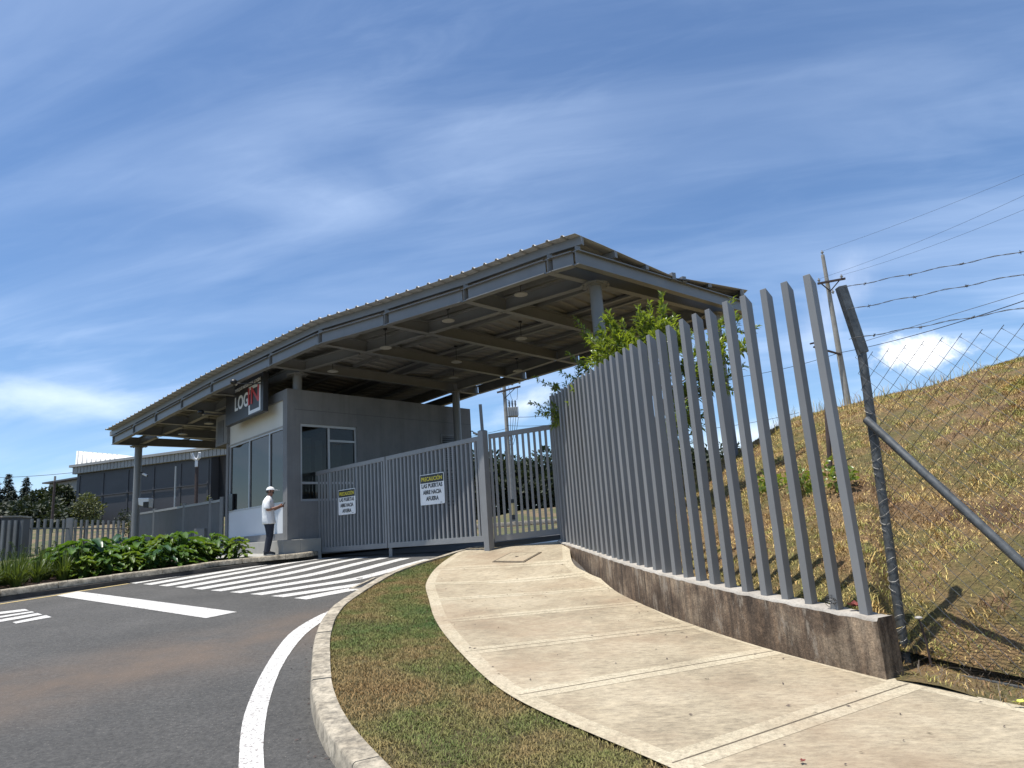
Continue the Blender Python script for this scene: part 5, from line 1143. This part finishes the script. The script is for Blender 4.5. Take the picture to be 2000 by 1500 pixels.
# leafy young tree behind the picket fence: shoots, each ringed with lance leaves
def leafy_tree():
    g = np.random.default_rng(42); D0 = 11.6
    root = at_y(1292, 985, D0); tr = thing('leafy_tree', root, 'young tree with glossy lance-shaped leaves growing behind the picket fence', 'tree')
    S = lambda u, v, d: at_y(u, v, d)
    fork = S(1284, 850, D0); m = MB(); m.tube([root - e_z * .8, root * .5 + fork * .5 + (.03, 0, 0), fork, S(1280, 740, D0)], [.06, .05, .04, .02], 9)
    shoots = [(1285, 760, 1293, 576, 0), (1285, 755, 1268, 594, .3), (1270, 720, 1246, 602, -.2), (1250, 720, 1190, 614, -.3), (1240, 740, 1124, 624, .2), (1230, 720, 1150, 660, -.5), (1240, 760, 1096, 728, .1), (1230, 775, 1044, 738, .3), (1230, 800, 1036, 786, .2),
              (1240, 750, 1160, 690, .5), (1250, 740, 1205, 655, .6), (1290, 760, 1330, 650, -.2), (1300, 770, 1362, 684, .4), (1300, 790, 1428, 640, 0), (1310, 800, 1430, 588, .3), (1310, 800, 1476, 640, -.2), (1310, 800, 1452, 716, .3), (1290, 780, 1345, 770, .6), (1280, 800, 1306, 690, .5),
              (1290, 830, 1335, 830, -.3), (1285, 780, 1230, 690, .1), (1270, 800, 1215, 760, -.4), (1300, 800, 1390, 745, .2), (1300, 830, 1372, 812, .5), (1240, 780, 1130, 770, -.3), (1235, 760, 1110, 690, .6), (1260, 760, 1175, 720, -.5), (1280, 740, 1250, 640, .5), (1285, 850, 1250, 820, .4), (1290, 870, 1320, 880, -.2), (1240, 790, 1080, 770, .7), (1250, 790, 1150, 800, .2),
              (1300, 760, 1410, 690, -.4), (1310, 780, 1460, 600, .1), (1290, 740, 1320, 620, .7), (1265, 750, 1215, 630, .1), (1245, 740, 1170, 640, .3), (1275, 830, 1200, 830, -.2), (1225, 790, 1065, 810, .0), (1290, 720, 1285, 640, -.6)]
    VV, FF, nv = [], [], 0
    dep = lambda u: float(np.interp(u, [1036, 1100, 1140, 1290, 1480], [14.3, 13.5, 12.1, 11.0, 10.8]))
    for (u0, v0, u1, v1, dd) in shoots:
        p0 = S(u0, v0, dep(u0) + dd * .3); p1 = S(u1, v1, dep(u1) + dd * .6); mid = p0 * .5 + p1 * .5 - e_z * np.linalg.norm(p1 - p0) * .10
        ts = np.linspace(0, 1, 9)[:, None]; pts = p0 * (1 - ts) ** 2 + mid * 2 * ts * (1 - ts) + p1 * ts ** 2
        m.tube([fork * .4 + p0 * .6] + list(pts), [.02] + list(np.linspace(.015, .003, 9)), 5)
        for sub in range(8):
            if sub == 0: q0, q1, nl = pts[2], pts[-1], 90
            else:
                b = pts[g.integers(3, 7)]; q0 = b; q1 = b + nrm(p1 - p0 + rnd_unit(g, 1)[0] * .9 * np.linalg.norm(p1 - p0) + e_z * .25) * g.uniform(.22, .42); nl = 34; m.tube([q0, q1], [.006, .002], 4)
            t = np.linspace(.12, 1.02, nl); P = q0 * (1 - t)[:, None] + q1 * t[:, None]
            if sub == 0: P = np.stack([np.interp(t.clip(0, 1), np.linspace(0, 1, 7), pts[2:, c]) for c in range(3)], 1)
            ax = nrm(q1 - q0); rad = rnd_unit(g, nl); rad -= ax * (rad @ ax)[:, None]; rad = nrm(rad)
            lift = np.interp(t, [0, 1], [.25, 1.1])[:, None]; D = nrm(rad + ax * lift + np.array([0, 0, .1]) + rnd_unit(g, nl) * .25)
            Nv = nrm(np.array([0, 0, 1.0]) + rnd_unit(g, nl) * .5); V, Fq = leaf_cards(P, D, Nv, g.uniform(.085, .15, nl), g.uniform(.030, .044, nl), .18, g.uniform(-.2, .8, nl)[:, None] * 1.0)
            VV.append(V); FF.append(Fq + nv); nv += len(V)
    m.build('trunk', M['trunk'], tr, True); np_mesh('crown', np.concatenate(VV), np.concatenate(FF), M['treeleaf'], tr, True)
leafy_tree()

# broad-leaved plants of the bed: three master shapes, copied
def broad_plant(seed, h, nl, mat):
    g = np.random.default_rng(seed); t = thing('broad_leaved_plant', (0, 0, 0), 'low plant with large broad drooping green leaves in the kerbside bed', 'plant', 'broad-leaved plants in the kerbside bed')
    ms = MB(); VV, FF, nv = [], [], 0
    for k in range(nl):
        a = k * 2.4 + g.uniform(-.4, .4); inc = g.uniform(.15, 1.0); hl = h * (g.uniform(.55, 1.0) if k % 3 else g.uniform(.18, .5)) * (1.1 - inc * .45); r = h * .55 * inc
        out = np.array([math.cos(a), math.sin(a), 0]); tip = out * r + e_z * hl; ms.tube([out * .02, out * r * .35 + e_z * hl * .6, tip], [.012, .009, .006], 5, False)
        Ll = h * g.uniform(.32, .55); Wl = Ll * g.uniform(.48, .7); droop_ = g.uniform(.15, 1.0)
        nu, nw = 7, 5; V = np.zeros((nu, nw, 3)); sd = np.array([-out[1], out[0], 0])
        for i in range(nu):
            s = i / (nu - 1); x = (s - .18) * Ll; z = -droop_ * (max(s - .1, 0) ** 1.6) * Ll * .75 + .04 * Ll
            wdt = Wl * (math.sin(math.pi * min(1, (s * .93 + .07))) ** .62) * (1 - .35 * s)
            for j in range(nw):
                c = j / (nw - 1) * 2 - 1; V[i, j] = tip + out * (x - (.10 * Ll * abs(c) if i == 0 else 0)) + sd * c * wdt / 2 + e_z * (z + .16 * Wl * abs(c) ** 1.3 + .02 * math.sin(i * 2.2 + j * 3))
        idx = np.arange(nu * nw).reshape(nu, nw); VV.append(V.reshape(-1, 3)); FF.append(np.stack([idx[:-1, :-1], idx[1:, :-1], idx[1:, 1:], idx[:-1, 1:]], -1).reshape(-1, 4) + nv); nv += nu * nw
    ms.build('stems', M['broad'], t, True); np_mesh('leaves', np.concatenate(VV), np.concatenate(FF), mat, t, True); return t
protos = [broad_plant(1, .74, 34, M['broad']), broad_plant(2, .66, 36, M['broad3']), broad_plant(3, .80, 28, M['broad2']), broad_plant(4, .56, 36, M['broad'])]
used = set()
def put(proto, i, loc, rot, sc, label=None, group=None):
    o = proto if i not in used else copy_tree(proto); used.add(i)
    o.location = Vector([float(v) for v in loc]); o.rotation_euler = (0, 0, rot); o.scale = (sc, sc, sc)
    if label: o['label'] = label
    if group: o['group'] = group
    return o
bedl = kb[(kb[:, 1] < 17.0) & (kb[:, 1] > 12.4)]
g = np.random.default_rng(77)
bs = resample(bedl, 200); tn = np.gradient(bs, axis=0); tn /= np.linalg.norm(tn, axis=1)[:, None]; nl_ = np.stack([-tn[:, 1], tn[:, 0]], 1)
TOT = np.linalg.norm(np.diff(bs, axis=0), axis=1).sum()
def bed(s, w): 
    k = int(np.clip(s / TOT * 199, 0, 199)); p = bs[k] + nl_[k] * w; return (p[0], p[1], float(bz(p[0], p[1])) - .02)
s_start = TOT * .34
for row, (w, step) in enumerate(((.42, .42), (.92, .46), (1.45, .5), (2.0, .55))):
    s = s_start + g.uniform(0, .3) + row * .05
    while s < TOT - .1 - row * .05:
        i = int(g.choice(4, p=[.34, .3, .14, .22])) if row < 2 else int(g.choice(4, p=[.4, .25, .3, .05]))
        lab = ('broad-leaved green plant in the front row of the bed, next to the kerb' if row == 0 else 'large broad-leaved green plant in the middle of the kerbside bed' if row < 3 else 'broad-leaved plant at the back of the kerbside bed by the close-slat fence')
        if i == 2: lab = 'bluish-green broad-leaved plant ' + ('at the front of the kerbside bed' if row == 0 else 'among the other bed plants' if row < 3 else 'at the back of the bed by the close-slat fence')
        put(protos[i], i, bed(s + g.uniform(-.12, .12), w + g.uniform(-.12, .12)), g.uniform(0, 6.28), g.uniform(.8, 1.12) * (.78 if row == 0 else 1.0), lab, 'broad-leaved plants in the kerbside bed'); s += step * g.uniform(.8, 1.2)
# strap-leaved clumps at the left end of the bed
def strap_plant(seed, nb=120, h=.92):
    g = np.random.default_rng(seed); t = thing('strap_leaved_clump', (0, 0, 0), 'dense clump of narrow arching strap leaves at the left end of the bed', 'plant', 'strap-leaved clumps in the kerbside bed'); VV, FF, nv = [], [], 0
    for k in range(nb):
        a = g.uniform(0, 6.28); o = np.array([math.cos(a), math.sin(a), 0]); sd = np.array([-o[1], o[0], 0]); L = h * g.uniform(.6, 1.2); b = g.uniform(0, .12); inc = g.uniform(.1, 1.0); w = g.uniform(.016, .030); n = 6; V = np.zeros((n, 2, 3))
        for i in range(n):
            s = i / (n - 1); x = b + L * inc * (.25 * s + .55 * s * s); z = L * (s * (1.0 - .12 * inc) - .62 * inc * s * s); ww = w * (1 - s ** 3 * .9)
            V[i, 0] = o * x + sd * ww / 2 + e_z * z; V[i, 1] = o * x - sd * ww / 2 + e_z * z
        idx = np.arange(n * 2).reshape(n, 2); VV.append(V.reshape(-1, 3)); FF.append(np.stack([idx[:-1, 0], idx[1:, 0], idx[1:, 1], idx[:-1, 1]], -1) + nv); nv += n * 2
    np_mesh('leaves', np.concatenate(VV), np.concatenate(FF), M['strap'], t, True)
    ms = MB()
    for k in range(5):
        a = g.uniform(0, 6.28); r = g.uniform(.05, .3); p = np.array([math.cos(a) * r, math.sin(a) * r, h * g.uniform(.85, 1.1)]); ms.tube([(0, 0, 0), p * (.4, .4, .6), p], .005, 4, False)
        for q in range(6): c = p + rnd_unit(g, 1)[0] * .035; ms.ball(c, .010, .010, .014, 5, 4)
    ms.build('flower_stalks', M['strap'], t, True); return t
sproto = [strap_plant(11), strap_plant(12, 130, .85)]
kbL = np.vstack([offset_line(kl, -.165)]); kbL = kbL[kbL[:, 1] < 14.35]; kbs = resample(kbL, 300)[::-1]; tl = np.gradient(kbs, axis=0); tl /= np.linalg.norm(tl, axis=1)[:, None]; nL = np.stack([tl[:, 1], -tl[:, 0]], 1)
dL = np.concatenate([[0], np.cumsum(np.linalg.norm(np.diff(kbs, axis=0), axis=1))])
for row, (w, step) in enumerate(((.40, .36), (.80, .38), (1.25, .42), (1.75, .45), (2.3, .5))):
    s = g.uniform(0, .3)
    while s < 5.3:
        k = int(np.searchsorted(dL, s)); k = min(k, 299); p = kbs[k] + nL[k] * (w + g.uniform(-.12, .12)); i = int(g.integers(0, 2))
        put(sproto[i], 10 + i, (p[0], p[1], float(bz(p[0], p[1])) - .02), g.uniform(0, 6.28), g.uniform(.65, .95), 'clump of narrow strap leaves at the left end of the bed, ' + ('beside the kerb' if row == 0 else 'behind the front clumps'), 'strap-leaved clumps in the kerbside bed'); s += step * g.uniform(.85, 1.2)

# crowns of many leaf clumps for trees and bushes
def crown(g, blobs, n, size, flat=.0):
    """leaf faces spread through a set of ellipsoids (cx,cy,cz,rx,ry,rz), denser near their skins"""
    B = np.array(blobs, float); vol = (B[:, 3] * B[:, 4] * B[:, 5]) ** .67; k = g.choice(len(B), n, p=vol / vol.sum())
    cl = rnd_unit(g, n); r = g.uniform(.45, 1.08, n) ** .6; P = B[k, :3] + cl * r[:, None] * B[k, 3:6]; D = nrm(cl + rnd_unit(g, n) * .8 + np.array([0, 0, -.15])); Nv = nrm(rnd_unit(g, n) + e_z * .8)
    return leaf_cards(P, D, Nv, size * g.uniform(.6, 1.4, n), size * .55 * g.uniform(.7, 1.3, n), .15, .3)
def bushy(name, base, w, h, label, cat, group, mat, n, size, seed, trunk=.2, th=.25):
    g = np.random.default_rng(seed); base = np.array(base, float); t = thing(name, base, label, cat, group); bl = []
    for q in range(9): a = g.uniform(0, 6.28); rr = g.uniform(0, .62) * w / 2; zz_ = h * g.uniform(th + .12, .86); sc = g.uniform(.45, .75) * (1 - .45 * abs(zz_ / h - .5)); bl.append((base[0] + rr * math.cos(a), base[1] + rr * math.sin(a), base[2] + zz_, w * .33 * sc * 1.5, w * .33 * sc * 1.5, h * .24 * sc * 1.5))
    V, Fq = crown(g, bl, n, size); np_mesh('crown', V, Fq, mat, t, True)
    m = MB(); top = base + (0, 0, h * .6); m.tube([base - e_z * .4, base * .5 + top * .5 + (w * .02, 0, 0), top], [trunk, trunk * .7, trunk * .35], 7)
    for b in bl[:5]: m.tube([base + e_z * h * .3, np.array(b[:3])], [trunk * .5, trunk * .15], 5)
    m.build('trunk', M['trunk'], t, True); return t
def conifer(base, h, w, label, seed):
    g = np.random.default_rng(seed); base = np.array(base, float); t = thing('conifer', base, label, 'tree', 'dark conifers at the left'); Ps, Ds = [], []
    z = .12
    while z < .99:
        nb = int(10 + 12 * (1 - z)); R = w / 2 * (1 - z) ** .9 * g.uniform(.75, 1.12) + .08
        for k in range(nb):
            a = g.uniform(0, 6.28); L = R * g.uniform(.7, 1.1); n = max(5, int(L * 17)); s = np.linspace(.1, 1, n)
            P = base + np.stack([np.cos(a) * L * s, np.sin(a) * L * s, z * h + .18 * L * s - .45 * L * s * s], 1) + g.normal(0, .07, (n, 3)); Ps.append(P); Ds.append(nrm(np.array([math.cos(a), math.sin(a), -.35]) + rnd_unit(g, n) * .8))
        z += .024 + .012 * g.uniform()
    P, D = np.concatenate(Ps), np.concatenate(Ds); V, Fq = leaf_cards(P, D, nrm(rnd_unit(g, len(P)) * .6 + e_z), g.uniform(.22, .42, len(P)), .15, .1, .4); np_mesh('crown', V, Fq, M['conifer'], t, True)
    m = MB(); m.tube([base - e_z * .5, base + e_z * h * .97], [.22, .03], 7); m.build('trunk', M['trunk'], t, True)
def G_at(u, d): p = at_y(u, 1000, d); return np.array([p[0], d, float(terr(p[0], d))])
for u, top, d, w, sd, lb in ((-14, 930, 84, 4.6, 1, 'dark conifer cut off by the left edge'), (12, 925, 88, 4.2, 2, 'tall dark conifer, left of the pair beside the low shed'), (24, 958, 80, 3.2, 4, 'shorter dark conifer squeezed between two taller ones'), (48, 932, 86, 4.4, 3, 'dark symmetrical conifer standing clear against the sky at the left')):
    b = G_at(u, d); h = at_y(u, top, d)[2] - b[2]; conifer(b, h, w, lb, 60 + sd)
for q, (u, top, d, w, lb) in enumerate(((84, 950, 76, 4.6, 'dark rounded tree between the conifers and the low shed'), (118, 950, 70, 4.4, 'dark spreading tree in front of the low shed'), (100, 968, 64, 4.0, 'low dark tree beside the short slender pole'))):
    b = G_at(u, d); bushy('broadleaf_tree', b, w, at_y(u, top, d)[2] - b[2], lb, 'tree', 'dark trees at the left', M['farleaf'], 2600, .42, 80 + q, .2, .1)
for q, u in enumerate((-30, 5, 35, 62, 92, 122, 150)):
    d = 50 + (q % 3) * 4; b = G_at(u, d); bushy('bush', b, 4.2, at_y(u, 983 + (q % 2) * 8, d)[2] - b[2], 'low dark green bush in the thicket behind the left fence', 'bush', 'bushes behind the left fence', M['farleaf'], 1500, .34, 90 + q, .08, -.1)
b = G_at(166, 31); b2 = bushy('sapling', b, 1.6, at_y(166, 966, 31)[2] - b[2], 'small yellow-green tree leaning over the widely spaced fence', 'tree', None, M['scrub'], 1100, .13, 101, .05, .45)
for q, (u, top, d, w, lb) in enumerate(((407, 958, 27.5, .35, 'thin twig of pale leaves rising above the close-slat fence top'), (355, 985, 28, .5, 'small pale leafy tuft above the middle of the close-slat fence'), (237, 995, 31, .8, 'slim dark bush between the two left fences'), (252, 1008, 32, .8, 'small yellowish bush at the far end of the close-slat fence'))):
    b = G_at(u, d); bushy('shrub', b, w, at_y(u, top, d)[2] - b[2], lb, 'shrub', None, M['scrub'] if q != 2 else M['farleaf'], 320, .10, 110 + q, .02, .3)
for q, (u, top, d, w) in enumerate(((905, 878, 62, 6.5), (925, 905, 66, 6), (950, 890, 64, 6.5), (978, 908, 68, 6.5), (1006, 888, 62, 6.5), (1030, 905, 66, 6.5), (1060, 898, 64, 6.5), (1088, 880, 60, 6.5), (1120, 890, 62, 7), (1160, 890, 64, 7), (1200, 885, 64, 7), (1240, 890, 66, 7), (1280, 885, 62, 7), (1318, 880, 60, 6), (1352, 876, 62, 6.5), (1390, 872, 60, 6.5), (1430, 880, 62, 6))):
    b = G_at(u, d); h = at_y(u, top, d)[2] - b[2]
    lb = ['dark tree beyond the far road seen through the gate bars, left of the transformer pole', 'dark tree beyond the far road seen through the side gate, right of the transformer pole', 'dark tree beyond the far road hidden behind the picket fence', 'dark distant tree seen between the pickets beside the hill'][0 if u < 985 else 1 if u < 1095 else 2 if u < 1290 else 3]
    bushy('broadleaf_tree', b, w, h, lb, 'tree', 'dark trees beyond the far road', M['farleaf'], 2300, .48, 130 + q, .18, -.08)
# weeds with larger leaves on the slope behind the pickets
for q, (u, v, d) in enumerate(((1560, 905, 9.0), (1630, 900, 8.6), (1500, 940, 9.6))):
    c = at_y(u, v, d); k = np.argmin(((HV[:, :44, 0] - c[0]) ** 2 + (HV[:, :44, 1] - c[1]) ** 2).ravel()); c[2] = HV[:, :44, 2].ravel()[k] - .02
    bushy('weed', c, .42, .34, ['leafy green weed on the slope left of the upright branch', 'leafy green weed on the slope right of the upright branch', 'low leafy weed on the slope near the leafy tree'][q], 'weed', None, M['treeleaf'], 150, .085, 170 + q, .008, .1)

# ================================================================== PERSON
def skin_mesh(name, joints, edges, mat, parent, levels=2, root=0):
    """one continuous surface grown on a skeleton; joints = [(x,y,z,rx,ry)]"""
    me = bpy.data.meshes.new(name); me.from_pydata([j[:3] for j in joints], edges, []); o = bpy.data.objects.new(name, me); COL.objects.link(o)
    sk = o.modifiers.new('skin', 'SKIN'); sk.use_smooth_shade = True
    for v, j in zip(me.skin_vertices[0].data, joints): v.radius = (j[3], j[4])
    me.skin_vertices[0].data[root].use_root = True
    sb_ = o.modifiers.new('sub', 'SUBSURF'); sb_.levels = levels; sb_.render_levels = levels
    bpy.context.view_layer.update(); dg_ = bpy.context.evaluated_depsgraph_get(); m2 = bpy.data.meshes.new_from_object(o.evaluated_get(dg_)); bpy.data.objects.remove(o)
    m2.materials.clear(); m2.materials.append(mat); r = bpy.data.objects.new(name, m2); COL.objects.link(r); r.parent = parent; m2.polygons.foreach_set('use_smooth', [True] * len(m2.polygons)); return r
def ring_loft(name, rings, mat, parent, n=20, wr=0.0, seed=0, cap=True):
    """rings (cx,cy,cz,a,b): elliptical sections joined to a cloth tube"""
    g = np.random.default_rng(seed); V = []; 
    for k, (cx, cy, cz, a, b) in enumerate(rings):
        for q in range(n): t = 2 * math.pi * q / n; w = 1 + wr * math.sin(3 * t + k * 1.7) * (1 + .5 * math.sin(5 * t + k)); V.append((cx + a * w * math.cos(t), cy + b * w * math.sin(t), cz))
    Fq = [(k * n + q, k * n + (q + 1) % n, (k + 1) * n + (q + 1) % n, (k + 1) * n + q) for k in range(len(rings) - 1) for q in range(n)]
    me = bpy.data.meshes.new(name); me.from_pydata(V, [], Fq + ([tuple(range(n - 1, -1, -1)), tuple((len(rings) - 1) * n + q for q in range(n))] if cap else [])); me.materials.append(mat)
    o = bpy.data.objects.new(name, me); COL.objects.link(o); o.parent = parent; me.polygons.foreach_set('use_smooth', [True] * len(me.polygons)); me.set_sharp_from_angle(angle=R_(60)); return o
def person():
    p = on_ground(525, 1084, .205); az = R_(80); t = thing('person', p, 'person in white cap, white shirt and dark trousers holding a phone beside the guardhouse', 'person')
    J = []; E = []
    def add(pt, r, par=None, r2=None): J.append((*pt, r, r2 or r)); E.append((par, len(J) - 1)) if par is not None else None; return len(J) - 1
    pel = add((0, 0, .93), .13, None, .12); wst = add((-.01, 0, 1.08), .115, pel, .13); chs = add((-.015, 0, 1.27), .12, wst, .15); clv = add((-.01, 0, 1.38), .07, chs, .085); nk = add((.01, 0, 1.465), .052, clv); hd0 = add((.035, 0, 1.53), .068, nk); hd = add((.035, 0, 1.60), .085, hd0, .074); add((.03, 0, 1.665), .066, hd, .06)
    add((.105, 0, 1.562), .020, hd0, .016)          # jaw / chin line
    add((.132, 0, 1.592), .013, hd, .012)           # nose
    hands = {}
    for s in (-1, 1):
        hp_ = add((0, s * .09, .88), .095, pel); kn = add((.035 if s < 0 else .015, s * .085, .48), .058, hp_); an = add((-.03 if s < 0 else -.06, s * .085, .10), .040, kn); add((.08 if s < 0 else .05, s * .095, .035), .034, an)
        sh = add((-.01, s * .165, 1.365), .045, clv); eb = add((-.005 if s < 0 else -.02, s * .235, 1.10), .042, sh)
        wr = add((.235, s * (.15 if s < 0 else .13), 1.175), .029, eb); hc = add((.30, s * (.10 if s < 0 else .09), 1.205), .030, wr, .018); hands[s] = hc
        for f in range(4):
            y0 = s * .10 + (f - 1.5) * .017; k1 = add((.335, s * .075 + (f - 1.5) * .006, 1.20 + (f - 1.5) * .017), .0095, hc); k2 = add((.358, s * .045, 1.205 + (f - 1.5) * .017), .009, k1); add((.352 - .004 * f, s * .022, 1.21 + (f - 1.5) * .016), .008, k2)
        th_ = add((.295, s * .062, 1.245), .0105, hc); add((.325, s * .035, 1.258), .0095, th_)
    skin_mesh('body', J, E, M['skin'], t, 2, pel)
    # clothes
    ring_loft('shirt', [(.0, 0, .765, .155, .205), (-.005, 0, .80, .160, .21), (-.01, 0, .95, .150, .20), (-.02, 0, 1.10, .148, .20), (-.025, 0, 1.25, .148, .215), (-.02, 0, 1.345, .125, .215), (-.012, 0, 1.41, .095, .17), (0, 0, 1.455, .07, .085), (.005, 0, 1.475, .062, .065)], M['cap'], t, 28, .025, 3, False).modifiers.new('th', 'SOLIDIFY').thickness = .006
    for s in (-1, 1): 
        Js = [(-.012, s * .15, 1.37, .085, .08), (-.008, s * .215, 1.30, .085, .075), (.0, s * .24, 1.16, .088, .078), (.0, s * .24, 1.135, .09, .08)]
        skin_mesh('sleeve', Js, [(0, 1), (1, 2), (2, 3)], M['cap'], t, 2)
        kx, ax = (.035, -.03) if s < 0 else (.015, -.06)
        ring_loft('trouser_leg', [(ax - .01, s * .085, .075, .085, .07), (ax, s * .085, .12, .075, .065), ((kx + ax) / 2, s * .085, .30, .082, .075), (kx, s * .085, .48, .084, .078), (kx * .6, s * .088, .66, .10, .09), (.0, s * .085, .80, .12, .10), (0, s * .06, .90, .10, .10)], M['navy'], t, 18, .03, 5 + s)
        fx0 = -.03 if s < 0 else -.06
        m = MB(); 
        for x0_, a_, z1 in ((-.06, .055, .075), (.0, .055, .09), (.07, .052, .07), (.13, .045, .055)): pass
        ring = [(fx0 - .075, .030, .06), (fx0 - .05, .042, .085), (fx0 + .02, .046, .10), (fx0 + .10, .047, .072), (fx0 + .16, .042, .055), (fx0 + .20, .022, .04)]; V = []
        for x, hw, hh in ring:
            for q in range(10): a = math.pi * q / 9; V.append((x, s * .09 + hw * math.cos(a), .012 + hh * math.sin(a)))
        m.add(V, [(i * 10 + q, (i + 1) * 10 + q, (i + 1) * 10 + q + 1, i * 10 + q + 1) for i in range(5) for q in range(9)] + [tuple(range(10)), tuple(50 + q for q in range(9, -1, -1))] + [tuple(i * 10 for i in range(6)) + tuple(i * 10 + 9 for i in range(5, -1, -1))])
        so = [(fx0 + .205 * (1 if 0 else .0), 0)]; m2 = MB(); n = 16; Vs = [(fx0 + .06 + .145 * math.cos(2 * math.pi * q / n), s * .09 + .05 * math.sin(2 * math.pi * q / n), z) for z in (.0, .02) for q in range(n)]
        m2.add(Vs, [tuple(range(n - 1, -1, -1)), tuple(range(n, 2 * n))] + [(q, (q + 1) % n, n + (q + 1) % n, n + q) for q in range(n)])
        for mm_, nm, ma in ((m, 'shoe', M['shoe']), (m2, 'shoe_sole', M['sole'])):
            me = bpy.data.meshes.new(nm); me.from_pydata(mm_.v, [], mm_.f); me.materials.append(ma); o = bpy.data.objects.new(nm, me); COL.objects.link(o); o.parent = t
            if nm == 'shoe': me.polygons.foreach_set('use_smooth', [True] * len(me.polygons))
    def local(mb_, nm, ma, smooth=True):
        me = bpy.data.meshes.new(nm); me.from_pydata(mb_.v, [], mb_.f); me.materials.append(ma); o = bpy.data.objects.new(nm, me); COL.objects.link(o); o.parent = t
        if smooth: me.polygons.foreach_set('use_smooth', [True] * len(me.polygons))
        return o
    m = MB(); n = 20; V = []
    for k in range(7):
        f = k / 6; a = f * math.pi / 2
        for q in range(n): th_ = 2 * math.pi * q / n; V.append((.03 + .104 * math.cos(a) * math.cos(th_), .090 * math.cos(a) * math.sin(th_), 1.622 + .088 * math.sin(a)))
    m.add(V, [(k * n + q, k * n + (q + 1) % n, (k + 1) * n + (q + 1) % n, (k + 1) * n + q) for k in range(6) for q in range(n)])
    br = []
    for z in (1.622, 1.629):
        for q in range(11): a = math.pi * (q / 10 - .5); br.append((.095 + .165 * math.cos(a), .066 * math.sin(a), z - .022 * math.cos(a)))
    m.add(br, [tuple(range(10, -1, -1)), tuple(range(11, 22))] + [(q, q + 1, 12 + q, 11 + q) for q in range(10)]); local(m, 'cap', M['cap'])
    m = MB(); m.ball((.005, 0, 1.592), .085, .083, .06, 14, 8); local(m, 'hair', M['hair'])
    m = MB(); m.ball((.092, 0, 1.548), .030, .045, .032, 10, 7); local(m, 'beard', M['hair'])
    m = MB()
    for s in (-1, 1): m.ball((.112, s * .030, 1.602), .010, .013, .008, 8, 6)
    local(m, 'eyes', M['hair'])
    m = MB()
    for s in (-1, 1): m.ball((.025, s * .082, 1.585), .022, .010, .034, 8, 6)
    local(m, 'ears', M['skin'])
    t.rotation_euler = (0, 0, math.pi / 2 - az)
    ph = thing('phone', (0, 0, 0), 'dark smartphone held in front by the person in the white cap', 'phone')
    ca, sa = math.sin(az), math.cos(az); c = np.array(p) + np.array([ca * .352 , sa * .352, 1.225]); ph.location = Vector(c)
    fvec, lvec = np.array([ca, sa, 0]), np.array([-sa, ca, 0]); uvec = unit(fvec * .55 + e_z * .75); nv_ = np.cross(lvec, uvec)
    m = MB(); bq = lambda x, y, z: tuple(c + lvec * x + uvec * y + nv_ * z); m.box(-.037, .037, -.075, .075, -.004, .004, bq); m.build('phone_body', M['black'], ph, bevel=.003)
    m = MB(); m.box(-.033, .033, -.069, .069, -.0052, -.0042, bq); m.build('screen', M['glass_front'], ph)
person()
